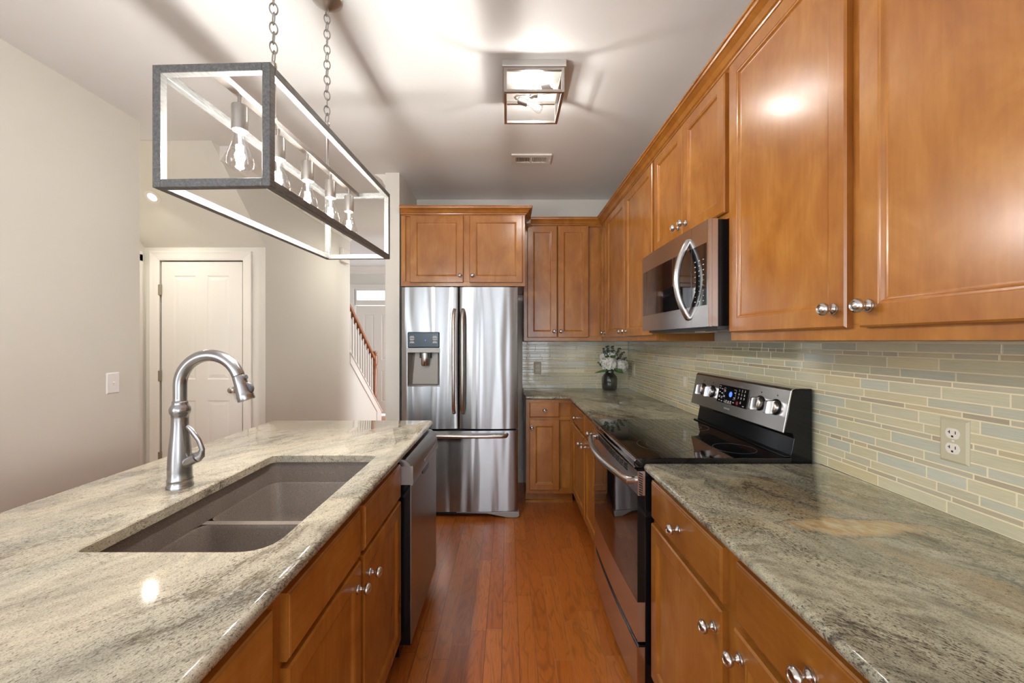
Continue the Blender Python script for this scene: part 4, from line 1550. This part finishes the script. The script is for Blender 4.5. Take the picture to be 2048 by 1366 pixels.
for s_, zz in ((1, 2.668), (-1, 2.668)):
    # arm runs out from the hub, hooks round and points the lamp back across
    hx, hy = FCX + .006, FCY
    px_ = lambda dx, dy, dz=0: (hx - s_ * dx, hy + s_ * dy, zz + dz)
    am = MB().tube([px_(.015, 0), px_(.060, .004), px_(.088, .012), px_(.098, .028), px_(.092, .044), px_(.078, .050)], .0048, 10).build('arm', M['fixture'], cl_, smooth=60)
    a0, a1 = Vector(px_(.082, .049)), Vector(px_(.030, .060, -.012))
    so = MB().tube([a0, a0.lerp(a1, .08), a0.lerp(a1, .1), a1], [.012, .014, .0185, .0185], 20).build('socket', M['fixture'], am, smooth=40)
    dv = (a1 - a0).normalized()
    add_bulb(cl_, a1 - dv * .004, dv, .092, .030, CF_POWER, s_)

# vent
vt = thing('ceiling_vent', 'white slotted metal air vent in the ceiling', 'vent', (.174, 3.05, H - .012))
vx0, vx1, vy0, vy1 = .026, .322, 2.965, 3.125
vb = MB()
vb.box(vx0, vx1, vy0, vy0 + .038, H - .011, H - .0005)
vb.box(vx0, vx1, vy1 - .038, vy1, H - .011, H - .0005)
vb.box(vx0, vx0 + .032, vy0 + .038, vy1 - .038, H - .011, H - .0005)
vb.box(vx1 - .032, vx1, vy0 + .038, vy1 - .038, H - .011, H - .0005)
vb.box(.166, .182, vy0 + .038, vy1 - .038, H - .011, H - .0005)
vb.build('grille', M['white'], vt)
sl = MB()
for k in range(20):
    x = vx0 + .036 + k * .0117
    if .160 < x < .184:
        continue
    lean = .004 if x < .17 else -.004
    sl.prism([(x, H - .010), (x + .0035, H - .010), (x + .0035 + lean, H - .001), (x + lean, H - .001)], 'Y', vy0 + .038, vy1 - .038)
sl.build('slats', M['white'], vt)
B((vx0 + .03, vx1 - .03, vy0 + .036, vy1 - .036, H - .0012, H - .0006)).build('backing', M['blackm'], vt)
for x in (vx0 + .012, vx1 - .012):
    MB().lathe([(.0, -.0125), (.004, -.0125), (.0045, -.011)], (x, 3.045, H), 'Z', 10).build('screw', M['ivory'], vt)

# recessed light in the slope, plus two added unseen lamps
def recessed(label, C0, nrm, tan, rot, power):
    dl = thing('recessed_light', label, 'recessed light', tuple(C0))
    s1 = Vector((1, 0, 0))
    rg_ = lambda r, d: [tuple(C0 + nrm * d + (s1 * math.cos(q) + tan * math.sin(q)) * r) for q in (2 * math.pi * i / 28 for i in range(28))]
    mb = MB()
    mb.loft([rg_(.055, .0005), rg_(.055, .004), rg_(.030, .006), rg_(.030, .001)], cap0=False, cap1=False)
    mb.build('trim_ring', M['white'], dl, smooth=40)
    MB().loft([rg_(.030, .001), rg_(.030, .002)]).build('lens', M['led'], dl)
    l = bpy.data.lights.new('recessed_lamp', 'SPOT')
    l.energy = power
    l.spot_size = R(165)
    l.spot_blend = .8
    l.shadow_soft_size = .013
    l.color = (1, .93, .82)
    o = bpy.data.objects.new('recessed_lamp', l)
    COL.objects.link(o)
    o.location = C0 + nrm * .03
    o.rotation_euler = rot


slope = Vector((0, DY - 2.77, 2.155 - H)).normalized()
nrm = Vector((0, slope.z, -slope.y))
recessed('small glowing recessed light in the sloped hall ceiling', Vector((-2.69, 3.066, 2.743 - .948 * (3.066 - 2.77))), nrm, slope, (R(-20), 0, 0), 9)
recessed('added unseen fill light in the foyer hall ceiling behind the refrigerator wall', Vector((-1.30, 4.65, H)), Vector((0, 0, -1)), Vector((0, 1, 0)), (0, 0, 0), 14)  # added out of view to brighten the stair wall
recessed('added unseen fill light in the flat hall ceiling behind the left wall', Vector((-2.72, 1.75, H)), Vector((0, 0, -1)), Vector((0, 1, 0)), (0, 0, 0), 26)  # added out of view to brighten the closet door end of the hall

# ------------------------------------------------------------------ vase and flowers
vx, vy, vz = .937, 3.742, .9155
va = thing('vase', 'smoked glass bottle-necked vase on the back corner counter', 'vase', (vx, vy, vz))
prof = [(.0, .0), (.050, .0), (.062, .006), (.067, .020), (.070, .060), (.0715, .100), (.068, .122), (.055, .142), (.042, .156), (.038, .172), (.040, .190), (.044, .198)]
inner = [(r - .004 if r > .01 else r, z + .004) for r, z in prof[:-1]][::-1]
MB().lathe(prof + [(.041, .198)] + inner[:-1] + [(.0, .004)], (vx, vy, vz), 'Z', 32, cap0=False, cap1=False).build('glass', M['vase'], va, smooth=60)
fl_ = thing('flower_bouquet', 'white hydrangea heads with leaves and eucalyptus in the smoked vase', 'flowers', (vx, vy, vz + .01))


def petal_head(c, R_, n):
    mb = MB()
    for i in range(n):
        # fibonacci sphere of four-petalled florets
        ph = math.acos(1 - 1.75 * (i + .5) / n)
        th = math.pi * (1 + 5 ** .5) * i
        d = Vector((math.sin(ph) * math.cos(th), math.sin(ph) * math.sin(th), math.cos(ph)))
        d = (d + Vector([random.uniform(-.12, .12) for _ in range(3)])).normalized()
        ctr = Vector(c) + Vector((d.x * R_, d.y * R_, d.z * R_ * .82)) * random.uniform(.72, 1.10)
        s1 = d.orthogonal().normalized()
        s2 = d.cross(s1)
        a0 = random.uniform(0, 1.5)
        w = .0150 * random.uniform(.85, 1.2)
        for k in range(4):
            a = a0 + k * math.pi / 2
            e1 = s1 * math.cos(a) + s2 * math.sin(a)
            e2 = -s1 * math.sin(a) + s2 * math.cos(a)
            lf = d * random.uniform(-.004, .007)
            p = [ctr, ctr + e1 * w * .6 + e2 * w * .55 + lf, ctr + e1 * w * 1.25 + e2 * w * .3 + lf, ctr + e1 * w * 1.25 - e2 * w * .3 - lf * .5, ctr + e1 * w * .6 - e2 * w * .55 - lf * .5]
            mb.f([mb.v(tuple(x)) for x in p])
    # core so the head is not see-through
    mb.lathe([(.0, -R_ * .55), (R_ * .35, -R_ * .3), (R_ * .5, 0), (R_ * .4, R_ * .3), (.0, R_ * .45)], c, 'Z', 10)
    return mb


heads = [((vx - .020, vy - .055, vz + .245), .080), ((vx + .095, vy - .030, vz + .235), .066), ((vx + .010, vy + .02, vz + .315), .066), ((vx - .035, vy + .03, vz + .305), .045)]
for c_, r_ in heads:
    petal_head(c_, r_, 100).build('flower_head', M['petal'], fl_)
sm = MB()
for c_, r_ in heads:
    sm.tube([(vx, vy, vz + .02), (vx + (c_[0] - vx) * .25, vy + (c_[1] - vy) * .25, vz + .17), (c_[0], c_[1], c_[2] - .02)], .003, 6)
sm.build('stems', M['stem'], fl_)


def leaf_mb(mb, base, tip, w, curl=.01):
    base, tip = Vector(base), Vector(tip)
    ax_ = (tip - base)
    side = ax_.cross(Vector((0, -1, .3))).normalized()
    up = side.cross(ax_).normalized()
    n = 7
    L_, C_, R__ = [], [], []
    for i in range(n + 1):
        t = i / n
        ww = w * math.sin(math.pi * (t ** .8)) * .5 + .0004
        m_ = base.lerp(tip, t) + up * curl * math.sin(math.pi * t)
        L_.append(mb.v(tuple(m_ - side * ww + up * ww * .25)))
        C_.append(mb.v(tuple(m_)))
        R__.append(mb.v(tuple(m_ + side * ww + up * ww * .25)))
    for i in range(n):
        mb.f([L_[i], C_[i], C_[i + 1], L_[i + 1]])
        mb.f([C_[i], R__[i], R__[i + 1], C_[i + 1]])


lm = MB()
leaf_mb(lm, (vx - .03, vy - .03, vz + .215), (vx - .125, vy - .05, vz + .265), .06)
leaf_mb(lm, (vx - .02, vy - .05, vz + .190), (vx - .155, vy - .06, vz + .165), .022)
leaf_mb(lm, (vx + .02, vy - .06, vz + .205), (vx + .11, vy - .08, vz + .165), .045)
leaf_mb(lm, (vx, vy - .04, vz + .29), (vx + .04, vy - .09, vz + .325), .05)
leaf_mb(lm, (vx - .01, vy - .03, vz + .30), (vx - .06, vy - .07, vz + .315), .04)
lo = lm.build('leaves', M['leaf'], fl_)
lo.modifiers.new('thick', 'SOLIDIFY').thickness = .0006
em = MB()
for (dx, dz, n_) in ((-.07, .40, 6), (-.03, .42, 7), (.03, .42, 7), (.09, .40, 7), (.135, .36, 6), (.15, .31, 5)):
    b0, t0 = Vector((vx, vy - .01, vz + .20)), Vector((vx + dx, vy - .02 + random.uniform(-.02, .02), vz + dz))
    em.tube([b0, b0.lerp(t0, .5) + Vector((0, 0, .02)), t0], .0015, 5)
    for k in range(n_):
        c_ = b0.lerp(t0, .45 + .55 * k / n_)
        for sg in (-1, 1):
            d = Vector((sg * .9, random.uniform(-.6, .1), random.uniform(-.1, .6))).normalized()
            leaf_mb(em, c_, c_ + d * random.uniform(.014, .022), .016, .002)
em.build('eucalyptus', M['euca'], fl_)
